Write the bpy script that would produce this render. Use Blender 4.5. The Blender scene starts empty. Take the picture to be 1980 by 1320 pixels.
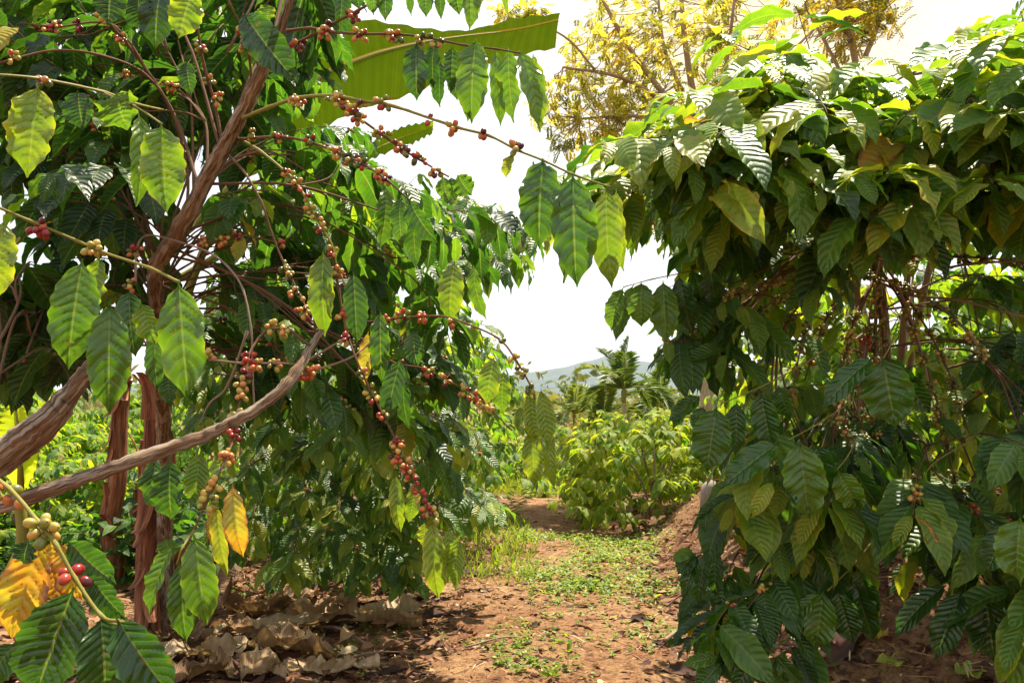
import bpy, math, random
import numpy as np
from mathutils import Vector, noise as mnoise
rad = math.radians
rng = np.random.default_rng(7)
random.seed(7)
C = bpy.context.scene.collection
scene = bpy.context.scene

# ------------------------------------------------------------------ camera
HC, FPX, HZ = 1.3, 1540.0, 800.0           # camera height, focal length and horizon row in photo pixels
PITCH = math.atan((HZ - 660) / FPX)
cam_d = bpy.data.cameras.new("camera")
cam = bpy.data.objects.new("camera", cam_d)
C.objects.link(cam)
cam.location = (0, 0, HC)
cam.rotation_euler = (math.pi / 2 + PITCH, 0, 0)
cam_d.sensor_width = 36
cam_d.lens = FPX / 1980 * 36
cam_d.clip_start, cam_d.clip_end = 0.05, 20000
scene.camera = cam
# ------------------------------------------------------------------ sun, sky, exposure
SUN_EL, SUN_AZ = rad(67), rad(30)
sl = bpy.data.lights.new("sun", "SUN")
sl.energy, sl.angle, sl.color = 4.8, rad(0.55), (1.0, 0.89, 0.71)
sun = bpy.data.objects.new("sun", sl)
C.objects.link(sun)
SDIR = Vector((math.sin(SUN_AZ) * math.cos(SUN_EL), math.cos(SUN_AZ) * math.cos(SUN_EL), math.sin(SUN_EL)))
sun.rotation_euler = SDIR.to_track_quat('Z', 'Y').to_euler()
world = bpy.data.worlds.new("World")
scene.world = world
world.use_nodes = True
wn, wl = world.node_tree.nodes, world.node_tree.links
wn.clear()
wo = wn.new("ShaderNodeOutputWorld"); bg = wn.new("ShaderNodeBackground")
sky = wn.new("ShaderNodeTexSky")
sky.sky_type = 'NISHITA'; sky.sun_disc = False
sky.sun_elevation, sky.sun_rotation = SUN_EL, SUN_AZ
sky.dust_density, sky.air_density, sky.altitude = 3.0, 1.0, 200
tc = wn.new("ShaderNodeTexCoord")
mp = wn.new("ShaderNodeMapping"); mp.inputs['Scale'].default_value = (1, 1, 2.6)
nz = wn.new("ShaderNodeTexNoise"); nz.inputs['Scale'].default_value = 2.2; nz.inputs['Detail'].default_value = 7
rp = wn.new("ShaderNodeValToRGB")
rp.color_ramp.elements[0].position, rp.color_ramp.elements[0].color = 0.34, (0.5, 0.5, 0.5, 1)
rp.color_ramp.elements[1].position, rp.color_ramp.elements[1].color = 0.52, (1, 1, 1, 1)
# warm glow painted into the sky colour towards the tall tree, cooler white elsewhere
dt = wn.new("ShaderNodeVectorMath"); dt.operation = 'DOT_PRODUCT'
wd = Vector((0.27, 0.86, 0.42)).normalized()
dt.inputs[1].default_value = wd
wr = wn.new("ShaderNodeMapRange"); wr.interpolation_type = 'SMOOTHSTEP'
wr.inputs['From Min'].default_value, wr.inputs['From Max'].default_value = 0.955, 1.0
cm = wn.new("ShaderNodeMix"); cm.data_type = 'RGBA'
cm.inputs[6].default_value = (8.6, 8.9, 9.3, 1); cm.inputs[7].default_value = (8.6, 7.2, 4.6, 1)
mx = wn.new("ShaderNodeMix"); mx.data_type = 'RGBA'
bg.inputs['Strength'].default_value = 0.054
wl.new(tc.outputs['Generated'], mp.inputs[0]); wl.new(mp.outputs[0], nz.inputs['Vector'])
wl.new(nz.outputs['Fac'], rp.inputs[0]); wl.new(rp.outputs[0], mx.inputs[0])
wl.new(tc.outputs['Generated'], dt.inputs[0]); wl.new(dt.outputs['Value'], wr.inputs['Value'])
wl.new(wr.outputs[0], cm.inputs[0])
wl.new(sky.outputs[0], mx.inputs[6]); wl.new(cm.outputs[2], mx.inputs[7])
wl.new(mx.outputs[2], bg.inputs['Color']); wl.new(bg.outputs[0], wo.inputs[0])
vs = scene.view_settings
scene.display_settings.display_device = 'sRGB'
vs.view_transform, vs.look, vs.gamma, vs.exposure = 'Standard', 'None', 1.0, 1.42
cy = scene.cycles
cy.use_denoising = True
cy.max_bounces, cy.diffuse_bounces, cy.glossy_bounces, cy.transmission_bounces = 7, 4, 3, 4
cy.sample_clamp_indirect = 5.0
cy.caustics_reflective = cy.caustics_refractive = False

# ------------------------------------------------------------------ pixel -> world
FW = np.array([0, math.cos(PITCH), math.sin(PITCH)])
UP = np.array([0, -math.sin(PITCH), math.cos(PITCH)])
RT = np.array([1.0, 0, 0])
EYE = np.array([0, 0, HC])
def P(px, py, d):
    return EYE + d * (FW + (px - 990) / FPX * RT + (660 - py) / FPX * UP)

def sstep(a, b, x):
    t = np.clip((x - a) / (b - a), 0, 1)
    return t * t * (3 - 2 * t)

def hills_noise(x, y):
    return (np.sin(x * 1.3 + 0.7) * np.cos(y * 1.1) * 0.5 + np.sin(x * 2.9 + y * 1.7) * 0.25 + np.sin(x * 5.3 - y * 4.1 + 1) * 0.13)

def terrain(x, y):
    x, y = np.asarray(x, float), np.asarray(y, float)
    bank = 0.62 * sstep(1.0, 2.0, x - 0.05 * np.maximum(y - 4, 0)) * (1 - sstep(8.0, 10.5, y)) * sstep(2.5, 4.2, y)
    ramp = 0.16 * sstep(0.8, 3.2, -x) * (1 - sstep(14, 22, y))
    far = np.maximum(y - 34, 0) * 0.006 - 0.55 * sstep(11.5, 21, y)
    near = 1 - sstep(18, 40, y)
    return bank + ramp * 0.5 + far + 0.035 * hills_noise(x, y) * near

def G(px, py):
    dr = FW + (px - 990) / FPX * RT + (660 - py) / FPX * UP
    t = 0.5
    while t < 400:
        p = EYE + dr * t
        if p[2] <= terrain(p[0], p[1]):
            break
        t += 0.02 + t * 0.004
    return EYE + dr * t

# ------------------------------------------------------------------ mesh helpers
def mesh_from(name, V, F, attr=None, smooth=True):
    """F is an (n,k) int array of faces with k corners, or a list of such arrays."""
    Fs = F if isinstance(F, list) else [F]
    me = bpy.data.meshes.new(name)
    V = np.asarray(V, np.float32).reshape(-1, 3)
    me.vertices.add(len(V)); me.vertices.foreach_set('co', V.ravel())
    loops = np.concatenate([f.ravel() for f in Fs]).astype(np.int32)
    sizes = np.concatenate([np.full(len(f), f.shape[1]) for f in Fs]).astype(np.int32)
    starts = np.concatenate([[0], np.cumsum(sizes)[:-1]]).astype(np.int32)
    me.loops.add(len(loops)); me.loops.foreach_set('vertex_index', loops)
    me.polygons.add(len(sizes)); me.polygons.foreach_set('loop_start', starts)
    me.polygons.foreach_set('use_smooth', np.full(len(sizes), smooth))
    if attr is not None:
        a = me.attributes.new('leaf', 'FLOAT_VECTOR', 'POINT')
        a.data.foreach_set('vector', np.asarray(attr, np.float32).ravel())
    me.update(calc_edges=True)
    return me

def put(name, me, mat, parent=None, base=None):
    o = bpy.data.objects.new(name, me)
    if mat is not None and len(me.materials) == 0:
        me.materials.append(mat)
    C.objects.link(o)
    if parent is not None:
        o.parent = parent
    return o

def tag(o, label, cat, group=None, kind=None):
    if label: o['label'] = label
    if cat: o['category'] = cat
    if group: o['group'] = group
    if kind: o['kind'] = kind
    return o

def thing(name, label, cat, loc, group=None):
    o = bpy.data.objects.new(name, None)
    o.empty_display_size = 0.1
    C.objects.link(o)
    o.location = tuple(float(v) for v in loc)
    return tag(o, label, cat, group)

def curve(pts, n=4):
    """Catmull-Rom through the points (rows may hold extra columns such as a radius)."""
    p = np.asarray(pts, float)
    if len(p) < 3:
        t = np.linspace(0, 1, n + 1)[:, None]
        return p[0] * (1 - t) + p[-1] * t
    q = np.vstack([2 * p[0] - p[1], p, 2 * p[-1] - p[-2]])
    out = []
    for i in range(1, len(q) - 2):
        for k in range(n):
            t = k / n
            a, b, c, d = q[i - 1], q[i], q[i + 1], q[i + 2]
            out.append(0.5 * (2 * b + (c - a) * t + (2 * a - 5 * b + 4 * c - d) * t * t + (3 * b - a - 3 * c + d) * t ** 3))
    out.append(p[-1])
    return np.array(out)

def arc_(s, i, pts):
    return float(np.linalg.norm(pts[i] - pts[0]))
class Tubes:
    def __init__(s):
        s.V, s.F, s.A, s.n = [], [], [], 0
    def add(s, pts, r, sides=6, rough=0.0, seed=0, tone=0.0):
        pts = np.asarray(pts, float)
        m = len(pts)
        r = np.broadcast_to(np.asarray(r, float), (m,)) if np.ndim(r) else np.full(m, float(r))
        t = np.gradient(pts, axis=0)
        t /= np.linalg.norm(t, axis=1)[:, None] + 1e-9
        ref = np.array([0, 0, 1.0]) if abs(t[0][2]) < 0.9 else np.array([1.0, 0, 0])
        a = np.cross(t[0], ref); a /= np.linalg.norm(a)
        ang = np.arange(sides) / sides * 2 * np.pi
        rg = np.random.default_rng(seed + 11)
        prof = 1 + rough * np.convolve(np.tile(rg.normal(0, 1, sides), 3), [.25, .5, .25], 'same')[sides:2 * sides]
        arc = 0
        for i in range(m):
            a = a - t[i] * a.dot(t[i]); a /= np.linalg.norm(a) + 1e-9
            b = np.cross(t[i], a)
            if i: arc += np.linalg.norm(pts[i] - pts[i - 1])
            rr = r[i] * np.ones(sides)
            if rough:
                q = 3.4 + rough * 10
                rr = rr * (1 + rough * np.array([1.5 * mnoise.fractal(Vector((math.cos(x) * q + seed, math.sin(x) * q, arc_(s, i, pts) * 20)), 0.8, 2.1, 4) + 1.6 * max(0, mnoise.noise(Vector((math.cos(x) * 1.3, math.sin(x) * 1.3 + seed, arc_(s, i, pts) * 16))) - .25) for x in ang]))
            s.V.append(pts[i] + rr[:, None] * (np.cos(ang)[:, None] * a + np.sin(ang)[:, None] * b))
            s.A.append(np.stack([ang / 6.2832, np.full(sides, arc), np.full(sides, tone)], 1))
        base = s.n
        i, j = np.meshgrid(np.arange(m - 1), np.arange(sides), indexing='ij')
        v0 = base + i * sides + j; v1 = base + i * sides + (j + 1) % sides
        s.F.append(np.stack([v0, v1, v1 + sides, v0 + sides], -1).reshape(-1, 4))
        s.n += m * sides
        for row, sgn in ((0, -1), (m - 1, 1)):       # end caps as a fan of quads around the centre
            s.V.append(pts[row][None]); s.A.append(np.array([[0.5, arc * (row > 0), tone]]))
            c = s.n; s.n += 1
            k = np.arange(0, sides, 2)
            ring = base + row * sides
            q = np.stack([np.full(len(k), c), ring + k, ring + (k + 1) % sides, ring + (k + 2) % sides], -1)
            s.F.append(q if sgn > 0 else q[:, ::-1])
    def mesh(s, name, off):
        return mesh_from(name, np.concatenate(s.V) - off, np.concatenate(s.F), np.concatenate(s.A))

VP = np.array([0, .02, .045, .06, .11, .21, .35, .5, .65, .78, .87, .92, .96, 1.0])
WP = np.array([.035, .03, .03, .10, .42, .76, .95, 1.0, .94, .72, .40, .19, .08, .01])
class Leaves:
    """Coffee leaves, every one placed by base, axis, upper-side normal, length and width."""
    def __init__(s):
        s.o, s.d, s.nn, s.q = [], [], [], []
    def add(s, o, d, n, L, W, kap=0.6, fold=0.18, twist=0.0, tone=0.3):
        s.o.append(o); s.d.append(d); s.nn.append(n); s.q.append((L, W, kap, fold, twist, tone))
    def extend(s, other):
        s.o += other.o; s.d += other.d; s.nn += other.nn; s.q += other.q
    def mesh(s, name, off, nv=10, nu=4, corr=0.0):
        o, d, n = np.array(s.o) - off, np.array(s.d, float), np.array(s.nn, float)
        q = np.array(s.q, float)
        N = len(o)
        L, W, kap, fold, tw, tone = [q[:, i] for i in range(6)]
        d /= np.linalg.norm(d, axis=1)[:, None] + 1e-9
        n = n - d * (n * d).sum(1)[:, None]
        n /= np.linalg.norm(n, axis=1)[:, None] + 1e-9
        b = np.cross(d, n)
        v = np.linspace(0, 1, nv + 1)
        if nv <= 12:
            v = np.interp(np.linspace(0, 1, nv + 1), [0, .12, .85, 1], [0, .07, .88, 1])
        u = np.linspace(-1, 1, nu + 1)
        rg = np.random.default_rng(N)
        ph = rg.uniform(0, 6.28, N)
        th = kap[:, None] * (0.5 - v)[None, :]
        ax = np.cos(th)[..., None] * d[:, None] + np.sin(th)[..., None] * n[:, None]
        nm = np.cos(th)[..., None] * n[:, None] - np.sin(th)[..., None] * d[:, None]
        dv = np.diff(v, prepend=0)
        c = o[:, None] + np.cumsum(ax * dv[None, :, None], 1) * L[:, None, None]
        ta = tw[:, None] * v[None, :]
        bb = np.cos(ta)[..., None] * b[:, None] + np.sin(ta)[..., None] * nm
        n2 = np.cos(ta)[..., None] * nm - np.sin(ta)[..., None] * b[:, None]
        w = 0.5 * W[:, None] * np.interp(v, VP, WP)[None, :]
        U = u[None, None, :]; au = np.abs(U)
        side = (u > 0)[None, None, :] * 1.9
        ww = w[..., None] * (1 + 0.05 * np.sin(2 * np.pi * 8 * v[None, :, None] + ph[:, None, None] + side) * au ** 3)
        rf = rg.uniform(0.08, 0.30, N)
        h = au * ww * np.sin(fold)[:, None, None] \
            + rf[:, None, None] * w[..., None] * au ** 2.2 * np.sin(2 * np.pi * (rg.uniform(2.2, 4.2, N)[:, None, None]) * v[None, :, None] + ph[:, None, None] + side)
        if corr:
            p = (v[None, :, None] * (8.7 + 3.6 * ((tone * 37.0) % 1.0))[:, None, None] - au ** 1.25 * 1.5 + 0.25 * np.sin(v[None, :, None] * 5 + ph[:, None, None]))
            h = h - corr * W[:, None, None] * np.abs(((p % 1.0) - 0.5) * 2) ** 1.6 * np.clip(au * 5, 0, 1) * (1 - 0.45 * au) * np.clip((w / (W[:, None] * .2 + 1e-6)), 0, 1)[..., None]
            h = h + corr * 0.9 * W[:, None, None] * np.exp(-(au / 0.09) ** 2) * -1
        pos = c[:, :, None] + (U * ww * np.cos(fold)[:, None, None])[..., None] * bb[:, :, None] + h[..., None] * n2[:, :, None]
        A = np.empty((N, nv + 1, nu + 1, 3))
        A[..., 0] = u[None, None, :]; A[..., 1] = v[None, :, None]; A[..., 2] = tone[:, None, None]
        i, j = np.meshgrid(np.arange(nv), np.arange(nu), indexing='ij')
        f = np.stack([i * (nu + 1) + j, i * (nu + 1) + j + 1, (i + 1) * (nu + 1) + j + 1, (i + 1) * (nu + 1) + j], -1).reshape(-1, 4)
        F = (f[None] + (np.arange(N) * (nv + 1) * (nu + 1))[:, None, None]).reshape(-1, 4)
        return mesh_from(name, pos.reshape(-1, 3), F, A.reshape(-1, 3))

def ball(nu=10, nv=7):
    th = np.linspace(0, np.pi, nv + 1); ph = np.arange(nu) / nu * 2 * np.pi
    V = np.stack([np.sin(th)[:, None] * np.cos(ph), np.sin(th)[:, None] * np.sin(ph), np.repeat(np.cos(th)[:, None], nu, 1)], -1).reshape(-1, 3)
    i, j = np.meshgrid(np.arange(nv), np.arange(nu), indexing='ij')
    F = np.stack([i * nu + j, (i + 1) * nu + j, (i + 1) * nu + (j + 1) % nu, i * nu + (j + 1) % nu], -1).reshape(-1, 4)
    return V, F
BV, BF = ball()
def cluster_mesh(name, p, t, k, off, ripe, spread=0.22, size=1.0, rg=rng):
    """k coffee cherries packed round a node of the twig at p running along t."""
    t = np.asarray(t, float); t = t / (np.linalg.norm(t) + 1e-9)
    ref = np.array([0, 0, 1.0]) if abs(t[2]) < 0.85 else np.array([1.0, 0, 0])
    a = np.cross(t, ref); a /= np.linalg.norm(a); b = np.cross(t, a)
    Vs, As = [], []
    done = []
    for i in range(k):
        for tr in range(25):
            an = rg.uniform(0, 6.283)
            rr = (0.0080 + 0.0021 * math.sqrt(k) * rg.uniform(0.1, 1.0)) * size
            along = rg.normal(0, 0.0030 * math.sqrt(k)) * size
            c = p + rr * (math.cos(an) * a + math.sin(an) * b) + along * t + np.array([0, 0, -0.0016 * math.sqrt(k)]) * size
            if all(np.linalg.norm(c - q) > 0.0098 * size for q in done):
                break
        done.append(c)
        ax = c - p; ax /= np.linalg.norm(ax) + 1e-9
        e = np.cross(ax, t); e /= np.linalg.norm(e) + 1e-9; g = np.cross(ax, e)
        s = size * rg.uniform(0.0056, 0.0073) * (0.8 if rg.random() < 0.12 else 1)
        Vs.append(c + s * (BV[:, :1] * e + BV[:, 1:2] * g + 1.24 * BV[:, 2:3] * ax))
        rv = float(np.clip(ripe + rg.normal(0, spread), 0.02, 0.98))
        As.append(np.stack([BV[:, 0] * 0.5, BV[:, 2], np.full(len(BV), rv)], 1))
    F = (BF[None] + (np.arange(k) * len(BV))[:, None, None]).reshape(-1, 4)
    return mesh_from(name, np.concatenate(Vs) - off, F, np.concatenate(As))

# ------------------------------------------------------------------ materials
def newmat(name):
    m = bpy.data.materials.new(name); m.use_nodes = True
    nt = m.node_tree; nt.nodes.clear()
    return m, nt.nodes, nt.links
def ramp(N, stops):
    r = N.new("ShaderNodeValToRGB"); e = r.color_ramp.elements
    while len(e) < len(stops): e.new(0.5)
    for el, (p, c) in zip(e, stops):
        el.position, el.color = p, (*c, 1)
    return r
def mth(N, L, op, a, b=None, c=None, clamp=False):
    n = N.new("ShaderNodeMath"); n.operation = op; n.use_clamp = clamp
    for i, x in enumerate((a, b, c)):
        if x is None: continue
        if isinstance(x, (int, float)): n.inputs[i].default_value = x
        else: L.new(x, n.inputs[i])
    return n.outputs[0]
def mixc(N, L, f, a, b, mode='MIX'):
    n = N.new("ShaderNodeMix"); n.data_type = 'RGBA'; n.blend_type = mode
    for i, x in ((0, f), (6, a), (7, b)):
        if isinstance(x, (int, float)): n.inputs[i].default_value = x
        elif isinstance(x, tuple): n.inputs[i].default_value = (*x, 1)
        else: L.new(x, n.inputs[i])
    return n.outputs[2]
def noise(N, L, scale, detail=4, vec=None, rough=0.5):
    n = N.new("ShaderNodeTexNoise"); n.inputs['Scale'].default_value = scale
    n.inputs['Detail'].default_value = detail; n.inputs['Roughness'].default_value = rough
    if vec is not None: L.new(vec, n.inputs['Vector'])
    return n.outputs['Fac']
def attr_xyz(N, L):
    a = N.new("ShaderNodeAttribute"); a.attribute_name = 'leaf'
    s = N.new("ShaderNodeSeparateXYZ"); L.new(a.outputs['Vector'], s.inputs[0])
    return s.outputs[0], s.outputs[1], s.outputs[2], a.outputs['Vector']
def princ(N, L, col, rough, bump=None, spec=0.5):
    b = N.new("ShaderNodeBsdfPrincipled")
    for k, x in (('Base Color', col), ('Roughness', rough), ('Specular IOR Level', spec)):
        if isinstance(x, tuple): b.inputs[k].default_value = (*x, 1)
        elif isinstance(x, (int, float)): b.inputs[k].default_value = x
        else: L.new(x, b.inputs[k])
    if bump is not None: L.new(bump, b.inputs['Normal'])
    return b
def bumpn(N, L, h, strength, dist):
    b = N.new("ShaderNodeBump"); b.inputs['Strength'].default_value = strength; b.inputs['Distance'].default_value = dist
    L.new(h, b.inputs['Height'])
    return b.outputs[0]
def output(N, L, sh):
    o = N.new("ShaderNodeOutputMaterial"); L.new(sh, o.inputs['Surface'])

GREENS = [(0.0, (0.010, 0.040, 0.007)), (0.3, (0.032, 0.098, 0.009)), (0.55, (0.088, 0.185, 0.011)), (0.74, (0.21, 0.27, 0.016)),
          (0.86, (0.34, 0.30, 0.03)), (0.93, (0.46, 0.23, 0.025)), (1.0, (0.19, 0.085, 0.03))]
def leaf_material(name, spec=0.62, bump_s=0.7, bump_d=0.004, trans=0.42, rough=0.36, veins=10.5, stops=GREENS, gain=(2.6, 2.5, 1.2), edge=True):
    m, N, L = newmat(name)
    u, v, t, vec = attr_xyz(N, L)
    au = mth(N, L, 'ABSOLUTE', u)
    vn = mth(N, L, 'ADD', veins - 1.8, mth(N, L, 'MULTIPLY', mth(N, L, 'FRACT', mth(N, L, 'MULTIPLY', t, 37.0)), 3.6))
    geo = N.new("ShaderNodeNewGeometry")
    nw = noise(N, L, 16, 2, geo.outputs['Position'])
    ph = mth(N, L, 'SUBTRACT', mth(N, L, 'ADD', mth(N, L, 'MULTIPLY', v, vn), mth(N, L, 'MULTIPLY', nw, 0.9)), mth(N, L, 'MULTIPLY', mth(N, L, 'POWER', au, 1.25), 1.5))
    tri = mth(N, L, 'ABSOLUTE', mth(N, L, 'SUBTRACT', mth(N, L, 'MULTIPLY', mth(N, L, 'FRACT', ph), 2.0), 1.0))
    n1 = noise(N, L, 22, 3, geo.outputs['Position']); n2 = noise(N, L, 260, 2, geo.outputs['Position'])
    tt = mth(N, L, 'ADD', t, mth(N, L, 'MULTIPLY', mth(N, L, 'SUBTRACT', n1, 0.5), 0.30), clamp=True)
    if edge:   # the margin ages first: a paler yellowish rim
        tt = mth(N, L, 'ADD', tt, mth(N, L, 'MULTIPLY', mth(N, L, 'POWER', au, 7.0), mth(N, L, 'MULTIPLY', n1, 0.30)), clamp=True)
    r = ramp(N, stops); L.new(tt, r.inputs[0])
    vein = mth(N, L, 'POWER', tri, 14.0)
    mid = mth(N, L, 'LESS_THAN', au, 0.045)
    vm = mth(N, L, 'MAXIMUM', mth(N, L, 'MULTIPLY', vein, 0.30), mth(N, L, 'MULTIPLY', mid, 0.62))
    pale = mixc(N, L, 0.5, r.outputs[0], (0.30, 0.36, 0.10))
    col = mixc(N, L, vm, r.outputs[0], pale)
    spots = mth(N, L, 'MULTIPLY', mth(N, L, 'MAXIMUM', mth(N, L, 'GREATER_THAN', noise(N, L, 95, 1, geo.outputs['Position']), 0.71), mth(N, L, 'GREATER_THAN', noise(N, L, 17, 5, geo.outputs['Position'], 0.7), 0.70)), 0.6)
    col = mixc(N, L, spots, col, (0.10, 0.055, 0.02))
    h = mth(N, L, 'ADD', mth(N, L, 'MULTIPLY', mth(N, L, 'POWER', tri, 1.7), -1.0), mth(N, L, 'MULTIPLY', n2, 0.18))
    bn = bumpn(N, L, h, bump_s, bump_d)
    rg_ = mth(N, L, 'ADD', rough, mth(N, L, 'MULTIPLY', n1, 0.16))
    pb = princ(N, L, col, rg_, bn, spec)
    tr = N.new("ShaderNodeBsdfTranslucent")
    L.new(mixc(N, L, 1.0, col, gain, 'MULTIPLY'), tr.inputs['Color'])
    ms = N.new("ShaderNodeMixShader"); ms.inputs[0].default_value = trans
    L.new(pb.outputs[0], ms.inputs[1]); L.new(tr.outputs[0], ms.inputs[2])
    output(N, L, ms.outputs[0])
    return m

def bark_material(name, stops, sc=(9, 9, 1.6), bump=0.9, bd=0.006, rough=0.85, patch=None):
    m, N, L = newmat(name)
    u, v, t, vec = attr_xyz(N, L)
    ang = mth(N, L, 'MULTIPLY', u, 6.2832)
    cx = N.new("ShaderNodeCombineXYZ")
    L.new(mth(N, L, 'COSINE', ang), cx.inputs[0]); L.new(mth(N, L, 'SINE', ang), cx.inputs[1]); L.new(mth(N, L, 'MULTIPLY', v, 6.0), cx.inputs[2])
    mp_ = N.new("ShaderNodeMapping"); mp_.inputs['Scale'].default_value = sc
    L.new(cx.outputs[0], mp_.inputs[0])
    n1 = noise(N, L, 1.0, 6, mp_.outputs[0], 0.65)
    n2 = noise(N, L, 0.45, 3, cx.outputs[0])
    r = ramp(N, stops); L.new(mth(N, L, 'ADD', mth(N, L, 'MULTIPLY', n1, 0.75), mth(N, L, 'MULTIPLY', n2, 0.25)), r.inputs[0])
    col = r.outputs[0]
    if patch:
        n3 = noise(N, L, 1.5, 5, cx.outputs[0], 0.65)
        pr = N.new("ShaderNodeMapRange"); pr.inputs[1].default_value, pr.inputs[2].default_value = 0.50, 0.57
        L.new(n3, pr.inputs[0])
        col = mixc(N, L, mth(N, L, 'MULTIPLY', pr.outputs[0], 0.5), col, patch)
    output(N, L, princ(N, L, col, rough, bumpn(N, L, n1, bump, bd), 0.25).outputs[0])
    return m

def ground_material(name, dirt, litter, soil, amt):
    m, N, L = newmat(name)
    geo = N.new("ShaderNodeNewGeometry"); p = geo.outputs['Position']
    n1 = noise(N, L, 1.1, 5, p, 0.6); n2 = noise(N, L, 9, 6, p, 0.7); n3 = noise(N, L, 60, 5, p, 0.7); n4 = noise(N, L, 240, 2, p)
    f = mth(N, L, 'ADD', mth(N, L, 'MULTIPLY', n1, 0.5), mth(N, L, 'MULTIPLY', n2, 0.5))
    mr = N.new("ShaderNodeMapRange"); mr.inputs[1].default_value, mr.inputs[2].default_value = amt - 0.1, amt + 0.1
    L.new(f, mr.inputs[0])
    fine = ramp(N, [(0.30, soil), (0.48, litter), (0.66, (litter[0] * 1.5, litter[1] * 1.5, litter[2] * 1.45))]); L.new(n3, fine.inputs[0])
    sand = ramp(N, [(0.32, (dirt[0] * .5, dirt[1] * .45, dirt[2] * .4)), (0.46, dirt), (0.7, (min(1, dirt[0] * 1.25), dirt[1] * 1.25, dirt[2] * 1.3))]); L.new(n3, sand.inputs[0])
    col = mixc(N, L, mr.outputs[0], fine.outputs[0], sand.outputs[0])
    n5 = noise(N, L, 24, 4, p, 0.75)
    mr2 = N.new('ShaderNodeMapRange'); mr2.inputs[1].default_value, mr2.inputs[2].default_value = 0.50, 0.62
    L.new(n5, mr2.inputs[0])
    col = mixc(N, L, mth(N, L, 'MULTIPLY', mr2.outputs[0], 0.75), col, soil)
    h = mth(N, L, 'ADD', n3, mth(N, L, 'MULTIPLY', n4, 0.4))
    output(N, L, princ(N, L, col, 0.95, bumpn(N, L, h, 0.8, 0.02), 0.15).outputs[0])
    return m

M_LEAF = leaf_material("coffee_leaf", bump_s=0.75, bump_d=0.004)
M_LEAF_HERO = leaf_material("coffee_leaf_near", bump_s=0.6, bump_d=0.004, rough=0.17, trans=0.33)
M_LEAF_FAR = leaf_material("coffee_leaf_far", spec=0.35, bump_s=0.5, bump_d=0.004, rough=0.42, trans=0.46)
M_TWIG = bark_material("twig_bark", [(0.3, (0.07, 0.035, 0.022)), (0.55, (0.17, 0.085, 0.045)), (0.75, (0.30, 0.18, 0.10))], bd=0.002)
M_TWIG_PALE = bark_material("pale_twig_bark", [(0.3, (0.14, 0.085, 0.06)), (0.55, (0.30, 0.20, 0.15)), (0.75, (0.48, 0.37, 0.29))], bd=0.002)
M_TWIG_GREEN = bark_material("green_twig", [(0.3, (0.12, 0.10, 0.02)), (0.55, (0.24, 0.21, 0.03)), (0.75, (0.34, 0.28, 0.06))], bd=0.001, rough=0.5)
M_BARK = bark_material("coffee_bark", [(0.34, (0.030, 0.016, 0.010)), (0.45, (0.13, 0.070, 0.038)), (0.55, (0.25, 0.15, 0.085)), (0.68, (0.44, 0.32, 0.21))],
                       sc=(4.2, 4.2, 2.0), bump=1.0, bd=0.008, patch=(0.52, 0.48, 0.40))
M_STEM = bark_material("peeling_stem", [(0.34, (0.035, 0.012, 0.008)), (0.45, (0.15, 0.052, 0.026)), (0.56, (0.30, 0.115, 0.055)), (0.70, (0.46, 0.24, 0.13))],
                       sc=(3.6, 3.6, 0.55), bump=0.8, bd=0.009)
M_TREEBARK = bark_material("pale_tree_bark", [(0.3, (0.22, 0.14, 0.08)), (0.55, (0.40, 0.28, 0.17)), (0.75, (0.55, 0.42, 0.28))], bd=0.006)

def cherry_material():
    m, N, L = newmat("coffee_cherry")
    u, v, t, vec = attr_xyz(N, L)
    geo = N.new("ShaderNodeNewGeometry")
    n1 = noise(N, L, 130, 2, geo.outputs['Position'])
    tt = mth(N, L, 'ADD', t, mth(N, L, 'ADD', mth(N, L, 'MULTIPLY', mth(N, L, 'SUBTRACT', n1, 0.5), 0.22), mth(N, L, 'MULTIPLY', v, 0.05)), clamp=True)
    r = ramp(N, [(0.0, (0.050, 0.062, 0.012)), (0.22, (0.16, 0.17, 0.02)), (0.42, (0.46, 0.33, 0.06)), (0.58, (0.50, 0.20, 0.05)), (0.74, (0.40, 0.050, 0.022)), (0.88, (0.27, 0.008, 0.010)), (1.0, (0.07, 0.008, 0.010))])
    L.new(tt, r.inputs[0])
    tip = mth(N, L, 'GREATER_THAN', v, 0.965)
    col = mixc(N, L, tip, r.outputs[0], (0.05, 0.03, 0.015))
    b = princ(N, L, col, 0.28, None, 0.5)
    b.inputs['Subsurface Weight'].default_value = 0.0
    output(N, L, b.outputs[0])
    return m
M_CHERRY = cherry_material()

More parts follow.
